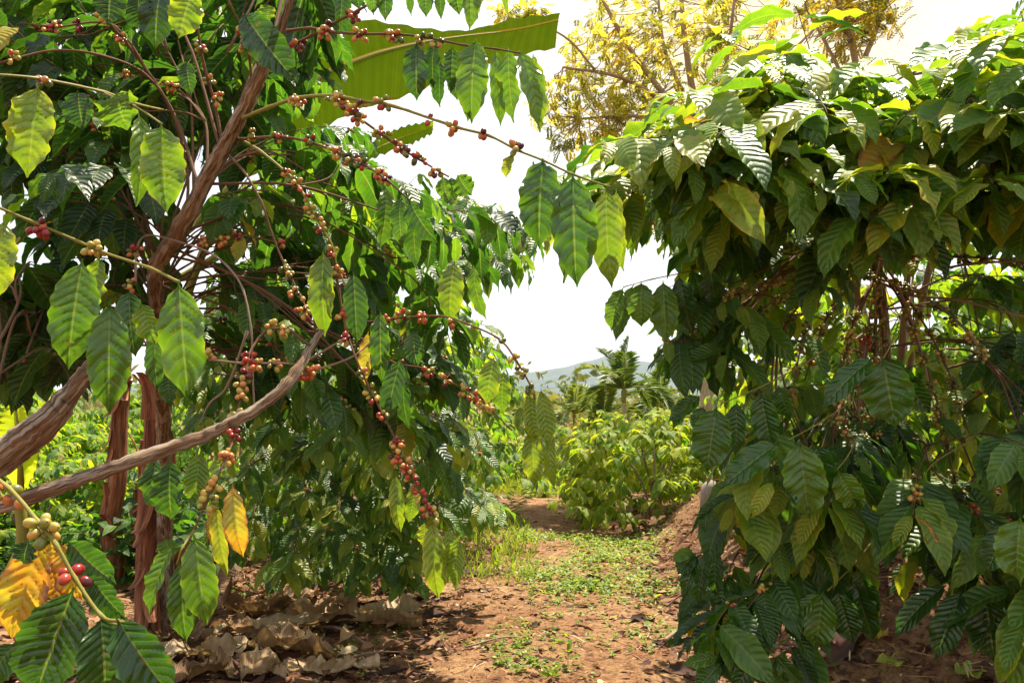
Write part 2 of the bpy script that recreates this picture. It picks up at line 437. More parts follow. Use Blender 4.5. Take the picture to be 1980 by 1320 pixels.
def simple_leafy(name, stops, trans=0.4, rough=0.5, gain=(2.0, 1.9, 1.1), nscale=3.0, amp=0.35, veinfreq=0, spec=0.4, vc=0.10, vb=0.5):
    m, N, L = newmat(name)
    u, v, t, vec = attr_xyz(N, L)
    geo = N.new("ShaderNodeNewGeometry")
    n1 = noise(N, L, nscale, 4, geo.outputs['Position'])
    tt = mth(N, L, 'ADD', t, mth(N, L, 'MULTIPLY', mth(N, L, 'SUBTRACT', n1, 0.5), amp), clamp=True)
    r = ramp(N, stops); L.new(tt, r.inputs[0])
    col = r.outputs[0]; bn = None
    if veinfreq:
        w = mth(N, L, 'SINE', mth(N, L, 'MULTIPLY', v, veinfreq))
        w = mth(N, L, 'ADD', w, mth(N, L, 'MULTIPLY', mth(N, L, 'SINE', mth(N, L, 'MULTIPLY', v, veinfreq * 0.23)), 0.8))
        col = mixc(N, L, mth(N, L, 'MULTIPLY', mth(N, L, 'ADD', w, 1.8), vc), col, (0.02, 0.05, 0.005))
        mid = mth(N, L, 'LESS_THAN', mth(N, L, 'ABSOLUTE', u), 0.05)
        col = mixc(N, L, mth(N, L, 'MULTIPLY', mid, 0.8), col, (0.30, 0.20, 0.04))
        bn = bumpn(N, L, w, vb, 0.004)
        if veinfreq > 600:      # browned, torn-looking margin
            ne = noise(N, L, 9, 4, geo.outputs['Position'], 0.7)
            eb = mth(N, L, 'GREATER_THAN', mth(N, L, 'ADD', mth(N, L, 'ABSOLUTE', u), mth(N, L, 'MULTIPLY', ne, 0.22)), 1.09)
            col = mixc(N, L, mth(N, L, 'MULTIPLY', eb, 0.85), col, (0.16, 0.07, 0.02))
    pb = princ(N, L, col, rough, bn, spec)
    tr = N.new("ShaderNodeBsdfTranslucent"); L.new(mixc(N, L, 1.0, col, gain, 'MULTIPLY'), tr.inputs['Color'])
    ms = N.new("ShaderNodeMixShader"); ms.inputs[0].default_value = trans
    L.new(pb.outputs[0], ms.inputs[1]); L.new(tr.outputs[0], ms.inputs[2]); output(N, L, ms.outputs[0])
    return m
M_BANANA = simple_leafy("banana_leaf", [(0, (0.045, 0.10, 0.008)), (0.5, (0.12, 0.19, 0.010)), (1, (0.30, 0.36, 0.04))], trans=0.78, rough=0.85, veinfreq=820, gain=(2.9, 2.7, 0.7), spec=0.0, vc=0.09, vb=0.3)
M_GOLD = simple_leafy("golden_foliage", [(0, (0.06, 0.082, 0.014)), (0.4, (0.155, 0.168, 0.022)), (0.75, (0.29, 0.27, 0.04)), (1, (0.46, 0.39, 0.08))], trans=0.64, gain=(2.5, 2.2, 1.1))
M_OLIVE = simple_leafy('olive_foliage', [(0, (0.05, 0.06, 0.010)), (0.4, (0.13, 0.125, 0.015)), (0.75, (0.26, 0.21, 0.02)), (1, (0.40, 0.31, 0.03))], trans=0.58, gain=(2.4, 2.1, 0.9))
M_FROND = simple_leafy("palm_frond", [(0, (0.035, 0.07, 0.015)), (0.5, (0.09, 0.14, 0.025)), (1, (0.24, 0.28, 0.06))], trans=0.3)
M_WOOD = simple_leafy("far_woodland", [(0, (0.05, 0.075, 0.015)), (0.5, (0.12, 0.145, 0.03)), (1, (0.24, 0.235, 0.07))], trans=0.3, nscale=0.12, amp=0.5)
M_WEED = simple_leafy("weed_leaf", [(0, (0.06, 0.12, 0.012)), (0.5, (0.14, 0.23, 0.02)), (1, (0.32, 0.36, 0.04))], trans=0.42, nscale=2.0)
M_LITTER = simple_leafy("dead_leaf", [(0, (0.035, 0.017, 0.014)), (0.3, (0.10, 0.042, 0.026)), (0.6, (0.24, 0.115, 0.06)), (0.85, (0.42, 0.28, 0.15)), (1, (0.55, 0.42, 0.26))], trans=0.12, rough=0.75, nscale=14, amp=0.3, spec=0.2)
M_DRYBAN = simple_leafy("dry_banana_leaf", [(0, (0.08, 0.034, 0.020)), (0.35, (0.22, 0.115, 0.060)), (0.7, (0.38, 0.235, 0.13)), (1, (0.56, 0.40, 0.25))], trans=0.12, rough=0.6, nscale=11, amp=1.0, veinfreq=520, spec=0.25, vc=0.10, vb=0.4)
M_GROUND = ground_material("plantation_soil", (0.34, 0.20, 0.10), (0.17, 0.077, 0.039), (0.05, 0.022, 0.014), 0.52)
M_PATH = ground_material("path_earth", (0.38, 0.23, 0.115), (0.18, 0.080, 0.038), (0.05, 0.022, 0.013), 0.515)

# ------------------------------------------------------------------ ground, path, hills
def grid_faces(nx, ny):
    i, j = np.meshgrid(np.arange(ny - 1), np.arange(nx - 1), indexing='ij')
    return np.stack([i * nx + j, i * nx + j + 1, (i + 1) * nx + j + 1, (i + 1) * nx + j], -1).reshape(-1, 4)
sx = np.concatenate([-np.geomspace(6000, 7, 26), np.linspace(-6.5, 7, 136), np.geomspace(7.5, 6000, 26)])
sy = np.concatenate([[-60, -20, -6], np.linspace(-2, 14, 150), np.geomspace(14.3, 9000, 50)])
X, Y = np.meshgrid(sx, sy)
Z = terrain(X, Y) + np.where(np.abs(X) < 8, 0.012, 0) * rng.normal(0, 1, X.shape) * (Y < 14) * (Y > -2)
tag(put("ground", mesh_from("ground", np.stack([X, Y, Z], -1), grid_faces(len(sx), len(sy))), M_GROUND), None, None, kind='structure')
pc = curve([(0.15, 2.4), (0.25, 4.0), (0.38, 6.0), (0.55, 8.5), (0.62, 11), (0.55, 14), (0.3, 20), (-0.6, 30)], 14)
ls = np.linspace(-1, 1, 13)
PV = []
for k, (cx_, cy_) in enumerate(pc):
    wl_ = 0.62 + 0.16 * math.sin(k * 0.9) + 0.10 * math.sin(k * 2.3 + 1) + rng.uniform(-.06, .06)
    xs = cx_ + ls * wl_ + rng.normal(0, 0.02, 13)
    ys = cy_ + rng.normal(0, 0.02, 13)
    zs = terrain(xs, ys) + 0.014 - 0.03 * (np.abs(ls) > 0.95) + rng.normal(0, 0.003, 13)
    PV.append(np.stack([xs, ys, zs], -1))
tag(put("path", mesh_from("path", np.array(PV), grid_faces(13, len(pc))), M_PATH), None, None, kind='structure')

mh, N, L = newmat("hill_forest")
geo = N.new("ShaderNodeNewGeometry")
r = ramp(N, [(0.35, (0.025, 0.048, 0.045)), (0.65, (0.055, 0.085, 0.075))]); L.new(noise(N, L, 0.012, 6, geo.outputs['Position'], 0.7), r.inputs[0])
output(N, L, princ(N, L, r.outputs[0], 1.0, None, 0.0).outputs[0])
def ridge(D, prof, name, depth=1400):
    px = np.array([p[0] for p in prof], float); py = np.array([p[1] for p in prof], float)
    xs = np.linspace(px[0], px[-1], 260)
    top = np.interp(xs, px, py)
    rg = np.random.default_rng(5)
    rough_ = np.zeros(260)
    for f, a in ((6, 3), (14, 2.2), (33, 1.5), (70, 1.0)):
        rough_ += a * np.sin(np.arange(260) / 260 * f * 6.28 + rg.uniform(0, 6))
    top = top + rough_ * 0.8
    rows = []
    for k, s in enumerate(np.linspace(0, 1, 14)):
        hgt = (HZ - top) / FPX * D * (s ** 0.8)
        wob = np.sin(np.arange(260) * 0.35 + k) * 25 * s * (1 - s) * 4
        rows.append(np.stack([(xs - 990) / FPX * D, D - depth * (1 - s) + wob, HC + np.maximum(hgt, 0) * (1 + 0.04 * np.sin(np.arange(260) * 0.5 + k * 2) * s * (1 - s) * 4)], -1))
    tag(put(name, mesh_from(name, np.array(rows), grid_faces(260, 14)), mh), None, None, kind='structure')
ridge(4200, [(-900, 760), (-200, 740), (0, 770), (300, 740), (700, 745), (985, 725), (1050, 716), (1090, 712), (1140, 703), (1180, 688), (1195, 684), (1230, 700), (1300, 705), (1450, 730), (1800, 725), (2400, 745), (3200, 770)], "hills")

# ------------------------------------------------------------------ coffee trees
def unit(v):
    v = np.asarray(v, float)
    return v / (np.linalg.norm(v) + 1e-9)
class Branch:
    def __init__(s):
        s.tw, s.twg, s.hero, s.lv, s.cl = Tubes(), None, Leaves(), Leaves(), []
        s.mat = M_TWIG
class Tree:
    def __init__(s, label, base, name="coffee_tree", group="coffee trees of the plantation"):
        s.base = np.array(base, float)
        s.root = thing(name, label, "coffee tree", s.base, group)
        s.branches = []
        s.stems = []
    def trunk(s, pts, mat=M_BARK, sides=14, rough=0.06, name="trunk", seed=0, n=6, knots=0.0):
        """pts rows: x,y,z,r"""
        c = curve(pts, n)
        sides = sides * 2 if sides > 12 else sides
        rr = c[:, 3].copy()
        if knots:
            rg = np.random.default_rng(seed + 3)
            rr *= 1 + knots * np.clip(rg.normal(0, 1, len(rr)), -0.6, 2)
            c[:, :3] += rg.normal(0, 1, (len(c), 3)) * rr[:, None] * 0.07
        tb = Tubes(); tb.add(c[:, :3], rr, sides, rough, seed)
        put(name, tb.mesh(name, s.base), mat, s.root)
        s.stems.append(c[:, :3])
    def branch(s):
        b = Branch(); s.branches.append(b); return b
    def done(s, res=(12, 6), hres=(34, 14), leafmat=None):
        for b in s.branches:
            if b.tw.n == 0: continue
            o = put("branch", b.tw.mesh("branch", s.base), b.mat, s.root)
            if len(b.lv.o):
                put("foliage", b.lv.mesh("foliage", s.base, *res), leafmat or M_LEAF, o)
            if len(b.hero.o):
                put("foliage", b.hero.mesh("foliage", s.base, *hres, corr=0.085), M_LEAF_HERO, o)
            for (p, t, k, ripe, spread, size) in b.cl:
                put("cherry_cluster", cluster_mesh("cherry_cluster", p, t, k, s.base, ripe, spread, size), M_CHERRY, o)

def twig(b, pts, r0=0.004, r1=0.002, n=5):
    """pts rows px,py,d -> world polyline, added to branch b"""
    w = np.array([P(*p) for p in pts])
    c = curve(w, n)
    rr = np.linspace(r0, r1, len(c))
    rr = rr * (1 + 0.35 * (np.arange(len(c)) % 5 == 0))
    b.tw.add(c, rr, 6)
    return c
def clusters(b, c, lst, size=1.0, spread=0.2):
    """lst rows px,py,k,ripe: a cluster on the twig point nearest that pixel"""
    rel = c - EYE
    d = rel @ FW
    px = 990 + FPX * (rel @ RT) / d; py = 660 - FPX * (rel @ UP) / d
    for (x, y, k, ripe) in lst:
        i = int(np.argmin((px - x) ** 2 + (py - y) ** 2))
        t = c[min(i + 1, len(c) - 1)] - c[max(i - 1, 0)]
        p = P(x, y, d[i]) * 0.5 + c[i] * 0.5 if (px[i] - x) ** 2 + (py[i] - y) ** 2 < 30 ** 2 else c[i]
        b.cl.append((p, t, k, ripe, spread, size))
def hleaf(b, x0, y0, x1, y1, w, d, tone=0.4, rot=0.0, kap=0.5, dd=0.0, fold=0.15, twist=0.0, lv=None):
    """A leaf traced from base to tip; w = its width in photo pixels; rot turns its face away from the viewer."""
    a, t = P(x0, y0, d), P(x1, y1, d + dd)
    ax = t - a; Ln = np.linalg.norm(ax)
    nrm = unit(EYE - (a + t) / 2)
    axu = unit(ax)
    nrm = unit(nrm - axu * nrm.dot(axu))
    sd = np.cross(axu, nrm)
    n2 = math.cos(rot) * nrm + math.sin(rot) * sd
    W = w / FPX * d / max(0.35, math.cos(rot)) * 1.04
    q = (x0 * 13.7 + y0 * 7.3 + x1 * 3.1) % 97 / 97
    if kap == 0.5: kap = 0.25 + 1.0 * q
    if fold == 0.15: fold = 0.08 + 0.34 * ((q * 7.1) % 1)
    if twist == 0.0: twist = 0.9 * (((q * 13.3) % 1) - 0.5)
    (lv or b.hero).add(a, axu, n2, Ln * (1 + kap * kap / 24), W, kap, fold, twist, tone)

def sprig(b, base, dr, length, rg, leafL=0.2, droop=0.10, tone=0.3, tvar=0.12, hang=0.7, step=0.055, r=0.0028, fruit=0.0, ripe=0.3, start=1, hero=False, face=0.0, csize=1.0):
    p = np.array(base, float); d = unit(dr)
    pts = [p.copy()]
    n = max(2, int(length / step))
    lv = b.hero if hero else b.lv
    for i in range(n):
        d = unit(d + np.array([0, 0, -droop]) + rg.normal(0, 0.05, 3))
        p = p + d * step * rg.uniform(0.8, 1.2)
        pts.append(p.copy())
        if i + 1 < start: continue
        s0 = np.cross(d, [0, 0, 1.0])
        s0 = unit(s0) if np.linalg.norm(s0) > 0.15 else unit(rg.normal(0, 1, 3) * [1, 1, 0.1])
        if i % 2 and rg.random() < 0.4:
            s0 = unit(s0 + 0.5 * np.cross(s0, d))
        f = (i + 1) / n
        if fruit and rg.random() < fruit * (1.25 - 0.8 * f):
            b.cl.append((p.copy(), d.copy(), int(rg.integers(5, 15)), float(np.clip(rg.normal(ripe, 0.2), .02, .95)), 0.16, csize))
        for sg in (1, -1):
            if rg.random() < 0.10: continue
            ld = unit(0.62 * sg * s0 + 0.42 * d + np.array([0, 0, -hang * rg.uniform(0.5, 1.4)]) + rg.normal(0, 0.16, 3))
            out = sg * s0 * 0.7 + d * 0.5
            nn = np.array([0, 0, 0.75]) + out * 0.6 + rg.normal(0, 0.22, 3) + face * np.array([0, -1.0, 0])
            Ls = leafL * (1.0 - 0.30 * f * rg.random()) * rg.uniform(0.72, 1.12) * (0.62 if i == n - 1 else 1)
            t = float(np.clip(rg.normal(tone, tvar) + (0.25 if rg.random() < 0.10 else 0) + (0.2 if (i >= n - 1) else 0), 0.0, 0.74))
            if rg.random() < 0.006: t = rg.uniform(.8, .95)
            lv.add(p + 0.004 * s0 * sg, ld, nn, Ls, Ls * rg.uniform(0.33, 0.45), rg.uniform(0.3, 1.3), rg.uniform(0.05, 0.45), rg.normal(0, 0.3), t)
    pts = np.array(pts)
    b.tw.add(pts, np.linspace(r, 0.0012, len(pts)), 5)
    return pts

def inpoly(x, y, poly):
    c = False; j = len(poly) - 1
    for i in range(len(poly)):
        xi, yi = poly[i]; xj, yj = poly[j]
        if (yi > y) != (yj > y) and x < (xj - xi) * (y - yi) / (yj - yi) + xi: c = not c
        j = i
    return c
def sample(poly, rg):
    xs = [p[0] for p in poly]; ys = [p[1] for p in poly]
    while True:
        x, y = rg.uniform(min(xs), max(xs)), rg.uniform(min(ys), max(ys))
        if inpoly(x, y, poly): return x, y

def fill(tree, poly, n, d0, d1, seed, per=3, leafL=0.2, tone=0.3, hang=0.7, fruit=0.0, ripe=0.3, length=(0.22, 0.42), tvar=0.12, start=1, face=0.0, droop=0.10, conn=True, holes=(), csize=1.0, radial=None):
    """n sprays of leafy twig inside the crown outline, grouped in branches that grow from the nearest stem."""
    rg = np.random.default_rng(seed)
    bases = []
    while len(bases) < n:
        x, y = sample(poly, rg)
        if any(inpoly(x, y, h) for h in holes): continue
        bases.append(P(x, y, rg.uniform(d0, d1)))
    bases = np.array(bases)
    stem = np.concatenate(tree.stems) if tree.stems else tree.base[None]
    left = list(range(n))
    while left:
        i = left[0]
        dd = np.linalg.norm(bases[left] - bases[i], axis=1)
        grp = [left[k] for k in np.argsort(dd)[:per]]
        left = [k for k in left if k not in grp]
        b = tree.branch()
        B0 = bases[grp[0]]
        cost = np.linalg.norm(stem - B0, axis=1) + 0.6 * np.maximum(stem[:, 2] - B0[2], 0)
        A0 = stem[int(np.argmin(cost))]
        gap = np.linalg.norm(B0 - A0)
        S = A0 if gap < 0.9 else B0 + (A0 - B0) * (0.5 / gap)
        mid = (S + B0) / 2 + np.array([0, 0, 0.10 * min(gap, .9)]) + rg.normal(0, 0.03, 3)
        c = curve([S, mid, B0], 5)
        b.tw.add(c, np.linspace(0.005, 0.003, len(c)), 5)
        for g in grp:
            B = bases[g]
            if g != grp[0]:
                m2 = (B0 + B) / 2 + rg.normal(0, 0.02, 3) + [0, 0, .04]
                c = curve([mid, (mid + m2) / 2, B], 4)
                b.tw.add(c, np.linspace(0.0035, 0.0025, len(c)), 5)
            ax = B - A0
            out = ax * [1, 1, 0.35]
            out = unit(out) if np.linalg.norm(out) > 0.05 else unit(rg.normal(0, 1, 3))
            if radial is not None: out = unit(out + np.asarray(radial))
            sprig(b, B, out + rg.normal(0, 0.35, 3) * [1, 1, 0.5], rg.uniform(*length), rg, leafL, droop, tone, tvar, hang, fruit=fruit, ripe=ripe, start=start, face=face, csize=csize)

# ---- A1: the leaning tree whose trunk crosses the upper left
g = G(322, 1215)
A1 = Tree("coffee tree with a rough brown leaning trunk and ripening cherries on long bare twigs", g)
def PR(px, py, d, w):   # traced trunk point with its width in photo pixels
    return (*P(px, py, d), w / 2 / FPX * d)
A1.trunk([(*(g - [0, 0, .05]), 0.055), PR(318, 900, 4.2, 26), PR(310, 690, 3.3, 26), PR(300, 535, 2.75, 29), PR(318, 490, 2.6, 31), PR(345, 450, 2.5, 31), PR(400, 345, 2.35, 29), PR(440, 270, 2.25, 27),
          PR(478, 200, 2.15, 27), PR(502, 150, 2.1, 24), PR(528, 90, 2.05, 19), PR(548, 40, 2.0, 16), PR(575, -60, 1.9, 13)], seed=4, knots=0.06, rough=0.10, n=9)
def traced(T, pts, cl=(), r0=0.004, r1=0.002, mat=None, size=1.0, spread=0.3):
    b = T.branch()
    if mat: b.mat = mat
    c = twig(b, pts, r0, r1)
    clusters(b, c, [(x, y, k, rp - .07 if .45 < rp < .8 else rp) for x, y, k, rp in cl], size, spread)
    return b, c
b, c = traced(A1, [(470, 228, 2.15), (520, 208, 2.05), (575, 190, 1.95), (640, 185, 1.85), (700, 195, 1.8), (760, 205, 1.75), (880, 245, 1.7), (945, 262, 1.68), (1000, 290, 1.65), (1050, 310, 1.62), (1110, 338, 1.6), (1180, 362, 1.6)],
       [(575, 192, 9, .5), (648, 190, 14, .62), (690, 215, 9, .62), (741, 192, 7, .5), (825, 230, 2, .6), (880, 247, 5, .55), (940, 250, 3, .68), (998, 283, 6, .45)], 0.005, 0.0022, M_TWIG_GREEN)
for a in [(1050, 306, 1043, 482, 80, 1.6, .30, .15), (1032, 312, 1012, 440, 40, 1.66, .6, -.7), (1108, 335, 1116, 556, 88, 1.58, .33, .1), (1090, 340, 1092, 548, 56, 1.66, .42, -.5), (1172, 362, 1183, 558, 58, 1.6, .62, .2), (1192, 366, 1205, 525, 44, 1.66, .64, .5), (992, 298, 978, 345, 20, 1.65, .75, .6)]:
    hleaf(b, *a)
b, c = traced(A1, [(455, 270, 2.25), (540, 265, 2.15), (600, 275, 2.1), (660, 298, 2.05), (700, 316, 2.0), (750, 350, 1.95), (795, 390, 1.95)], [(490, 250, 8, .42), (540, 262, 9, .45), (603, 262, 8, .5), (655, 290, 9, .62), (690, 275, 8, .3), (700, 308, 8, .55), (735, 335, 7, .66), (750, 342, 4, .8)], 0.0045, 0.002)
for a in [(790, 385, 845, 470, 42, 1.95, .2, .5), (775, 380, 778, 480, 34, 1.98, .35, .3), (745, 360, 735, 480, 45, 2.0, .4, -.4), (800, 390, 805, 520, 30, 2.0, .35, .8)]: hleaf(b, *a)
b, c = traced(A1, [(640, 187, 1.87), (690, 225, 1.9), (745, 265, 1.9), (780, 290, 1.9), (810, 308, 1.9), (850, 332, 1.9), (868, 342, 1.9)], [(690, 222, 12, .55), (738, 250, 7, .55), (776, 280, 10, .55), (808, 304, 9, .38), (842, 328, 6, .35)], 0.0035, 0.0018)
for a in [(856, 340, 866, 396, 26, 1.9, .5, .3), (872, 342, 880, 388, 26, 1.92, .3, -.3), (884, 338, 912, 378, 40, 1.9, .42, .4), (860, 345, 850, 380, 18, 1.95, .5, .6)]: hleaf(b, *a)
b, c = traced(A1, [(555, 60, 2.05), (600, 55, 2.0), (640, 62, 1.95), (700, 66, 1.9), (760, 66, 1.88), (820, 72, 1.86), (900, 88, 1.84), (960, 95, 1.82), (1010, 104, 1.8)], [(632, 65, 8, .75), (700, 63, 8, .4), (760, 66, 12, .5), (818, 72, 8, .28), (855, 82, 3, .25)], 0.004, 0.0018)
for a in [(805, 84, 806, 196, 48, 1.86, .14, .1), (842, 78, 838, 172, 30, 1.88, .1, .6), (852, 120, 850, 208, 32, 1.9, .22, .3), (875, 90, 872, 180, 42, 1.86, .3, -.2), (920, 76, 912, 240, 62, 1.82, .45, .15), (900, 110, 905, 236, 40, 1.86, .4, -.5), (958, 92, 968, 246, 34, 1.85, .5, -.3), (982, 90, 992, 238, 44, 1.82, .5, .5), (1005, 98, 1046, 256, 48, 1.8, .52, -.35), (1030, 105, 1055, 200, 30, 1.82, .6, .6), (880, 120, 884, 195, 26, 1.88, .2, .5)]:
    hleaf(b, *a)
b, c = traced(A1, [(560, 90, 2.05), (600, 70, 2.0), (640, 48, 1.95), (690, 22, 1.9), (760, -15, 1.85), (860, -35, 1.85), (930, -40, 1.85)], [(575, 85, 8, .7), (634, 48, 9, .78), (685, 28, 7, .6)], 0.004, 0.002)
for a in [(725, -40, 722, 30, 34, 1.85, .45, .3), (745, -40, 745, 42, 30, 1.85, .3, .0), (793, -45, 795, 32, 18, 1.86, .35, .5), (822, -45, 824, 35, 32, 1.85, .35, .1), (851, -45, 853, 40, 20, 1.86, .35, .4), (880, -45, 888, 30, 42, 1.84, .4, .2), (908, -50, 908, 60, 36, 1.84, .5, -.3), (930, -50, 925, 15, 26, 1.84, .55, .3), (985, -60, 982, 35, 16, 1.8, .6, .5), (690, -40, 695, 20, 30, 1.9, .2, .4), (660, -30, 655, 60, 34, 1.95, .2, -.3)]:
    hleaf(b, *a)
b, c = traced(A1, [(450, 262, 2.28), (500, 290, 2.2), (560, 340, 2.15), (590, 380, 2.1), (610, 420, 2.1), (640, 470, 2.1), (652, 515, 2.1), (672, 560, 2.1)], [(565, 330, 8, .36), (576, 346, 6, .38), (600, 374, 5, .58), (605, 408, 10, .38), (618, 440, 6, .5), (646, 485, 7, .66), (650, 522, 6, .7)], 0.004, 0.002, M_TWIG_GREEN)
for a in [(625, 485, 628, 652, 52, 2.1, .58, .15), (683, 525, 690, 665, 46, 2.1, .28, -.2), (675, 560, 700, 650, 30, 2.15, .2, .6)]: hleaf(b, *a)
b, c = traced(A1, [(430, 290, 2.3), (470, 330, 2.25), (505, 390, 2.2), (525, 450, 2.2), (545, 500, 2.2), (580, 570, 2.15), (600, 610, 2.1)], [(545, 520, 6, .4), (560, 525, 6, .38), (580, 600, 11, .62), (560, 570, 6, .35)], 0.0035, 0.0018)
b, c = traced(A1, [(385, 365, 2.4), (345, 240, 2.5), (300, 160, 2.5), (245, 85, 2.4), (200, 30, 2.3), (170, -20, 2.2)], [(285, 38, 8, .45), (165, 60, 6, .5)], 0.006, 0.003)
b, c = traced(A1, [(360, 420, 2.5), (362, 330, 2.55), (330, 210, 2.5), (275, 140, 2.4), (190, 106, 2.2), (100, 98, 2.1), (0, 122, 2.0)], [(25, 100, 5, .45)], 0.005, 0.003)
b, c = traced(A1, [(432, 290, 2.3), (415, 200, 2.3), (395, 130, 2.25), (380, 40, 2.2), (375, -20, 2.2)], [(385, 85, 7, .5), (432, 185, 7, .45), (405, 155, 6, .4)], 0.005, 0.0025)
b, c = traced(A1, [(488, 185, 2.15), (482, 110, 2.1), (470, 60, 2.05), (445, 10, 2.0), (430, -30, 2.0)], [(478, 80, 9, .42), (466, 95, 7, .42), (430, 92, 8, .3), (525, 22, 6, .25)], 0.004, 0.002)
b, c = traced(A1, [(300, 160, 2.45), (220, 50, 2.4), (110, 52, 2.3), (40, 45, 2.2)], [(110, 48, 8, .55), (95, 2, 6, .85), (150, 8, 7, .85)], 0.004, 0.002)
b, c = traced(A1, [(262, 545, 2.35), (265, 480, 2.4), (285, 455, 2.45), (340, 466, 2.45), (400, 486, 2.35), (440, 515, 2.3), (470, 560, 2.25), (486, 640, 2.2), (488, 720, 2.2), (492, 790, 2.2)], [(240, 548, 8, .24), (252, 485, 6, .34), (272, 480, 4, .34)], 0.0035, 0.0025, M_TWIG_PALE, 1.15)
b, c = traced(A1, [(640, 470, 2.1), (655, 560, 2.1), (670, 640, 2.05), (700, 720, 2.0), (735, 790, 2.0), (765, 850, 1.98), (800, 930, 1.95), (832, 985, 1.95), (845, 1010, 1.95)], [(655, 605, 6, .8), (658, 655, 7, .85), (665, 742, 7, .5), (686, 780, 8, .5), (712, 815, 7, .7), (735, 860, 7, .72), (768, 858, 10, .7), (756, 885, 8, .68), (785, 890, 10, .58), (795, 918, 12, .62), (812, 950, 10, .62), (830, 982, 13, .52)], 0.0035, 0.0018)
for a in [(836, 1005, 848, 1158, 46, 1.95, .66, .1), (820, 1010, 822, 1060, 24, 1.98, .66, .5), (865, 1018, 868, 1128, 36, 1.95, .64, -.3), (886, 1035, 880, 1142, 40, 1.92, .62, .5), (765, 915, 775, 1030, 30, 2.0, .60, .2), (800, 935, 790, 1010, 26, 2.0, .58, -.4)]: hleaf(b, *a)
b, c = traced(A1, [(690, 625, 2.2), (760, 616, 2.15), (850, 611, 2.1), (900, 625, 2.05), (965, 655, 2.0), (1000, 700, 1.95), (1030, 755, 1.95), (1036, 790, 1.95), (1048, 830, 1.95)], [(738, 585, 6, .6), (780, 600, 9, .62), (822, 612, 8, .72), (865, 630, 3, .6), (966, 660, 3, .4), (990, 688, 4, .42), (1010, 715, 7, .34), (1022, 752, 4, .3)], 0.0032, 0.0018)
for a in [(1024, 762, 1040, 858, 34, 1.95, .64, .25), (1046, 752, 1060, 868, 38, 1.92, .62, -.25), (1028, 826, 1034, 942, 42, 1.96, .64, .05), (1068, 832, 1072, 946, 24, 1.95, .64, .5), (1008, 785, 1000, 830, 18, 2.0, .6, .3), (1050, 840, 1045, 935, 22, 2.0, .7, .6)]: hleaf(b, *a)
b, c = traced(A1, [(670, 640, 2.2), (700, 655, 2.2), (760, 700, 2.15), (820, 712, 2.15), (870, 738, 2.1), (920, 765, 2.1), (990, 832, 2.1)], [(780, 675, 3, .65), (830, 716, 6, .66), (857, 732, 5, .66), (896, 755, 10, .74), (928, 770, 13, .62), (955, 782, 3, .5)], 0.003, 0.0016)
for a in [(955, 690, 940, 782, 42, 2.05, .60, .1), (975, 715, 972, 800, 34, 2.1, .58, .4), (800, 640, 808, 708, 38, 2.1, .3, .3), (775, 690, 745, 820, 44, 2.1, .22, .2), (785, 700, 790, 830, 30, 2.15, .22, .5), (735, 600, 738, 740, 42, 2.1, .36, .1), (712, 640, 706, 745, 24, 2.1, .86, .5), (878, 505, 870, 622, 50, 2.2, .58, .15), (915, 510, 940, 618, 26, 2.2, .5, .6)]: hleaf(b, *a)
b, c = traced(A1, [(345, 450, 2.5), (420, 470, 2.5), (470, 455, 2.5), (540, 470, 2.5)], [(455, 450, 8, .75), (425, 460, 7, .4), (400, 462, 5, .5), (385, 470, 5, .55), (545, 470, 5, .7)], 0.004, 0.002)
hleaf(b, 470, 455, 456, 505, 26, 2.5, .8, .3)
b, c = traced(A1, [(505, 150, 2.1), (480, 60, 2.05), (470, 28, 2.0)], (), 0.003, 0.002)
for a in [(470, 25, 576, 160, 72, 1.95, .08, .15), (372, -20, 345, 75, 62, 1.8, .60, .1), (215, -40, 210, 50, 60, 2.0, .05, .2), (520, 10, 516, 44, 34, 2.0, .55, .2), (310, -20, 300, 95, 60, 2.1, .06, .2), (265, -10, 280, 60, 60, 2.1, .08, .4), (360, 120, 370, 185, 36, 2.3, .2, .2)]: hleaf(b, *a)
# leafy twigs at the far left of the same tree
b, c = traced(A1, [(325, 215, 2.6), (260, 200, 2.1), (200, 178, 1.8), (75, 152, 1.6), (-40, 142, 1.5)], [(86, 155, 5, .46)], 0.004, 0.0025, M_TWIG_GREEN, 1.1)
for a in [(74, 165, 52, 344, 84, 1.58, .64, .1), (150, 175, 160, 252, 56, 1.75, .12, .3), (228, 180, 246, 252, 80, 1.75, .5, .5, 1.6), (268, 218, 265, 400, 46, 1.8, .5, -.4)]: hleaf(b, *a)
b, c = traced(A1, [(200, 180, 1.8), (260, 205, 1.7), (313, 240, 1.65)], (), 0.0025, 0.002, M_TWIG_GREEN)
hleaf(b, 312, 238, 322, 412, 84, 1.62, .56, .1)
b, c = traced(A1, [(345, 545, 1.55), (290, 518, 1.6), (200, 488, 1.65), (150, 466, 1.65), (60, 428, 1.6), (-40, 385, 1.55)], [(78, 437, 9, .86), (182, 476, 8, .46)], 0.003, 0.003, M_TWIG_GREEN, 1.1, 0.1)
for a in [(345, 543, 362, 776, 84, 1.52, .46, .08, .5), (213, 583, 212, 802, 74, 1.5, .36, .06), (160, 500, 132, 715, 82, 1.56, .40, .15), (190, 495, 185, 600, 40, 1.7, .6, .5), (8, 425, -8, 582, 62, 1.5, .66, .2), (272, 585, 302, 668, 46, 1.62, .6, .3), (250, 560, 262, 690, 56, 1.75, .2, .2), (170, 560, 145, 690, 40, 1.72, .3, .5), (300, 640, 305, 755, 32, 1.9, .3, .5), (325, 715, 330, 785, 34, 2.0, .25, .3)]: hleaf(b, *a)
fill(A1, [(-20, -60), (640, -60), (600, 60), (560, 120), (500, 200), (420, 300), (300, 300), (180, 240), (0, 200)], 120, 2.5, 3.9, 21, leafL=0.22, tone=0.18, fruit=0.07, ripe=.5, per=4, hang=.9)
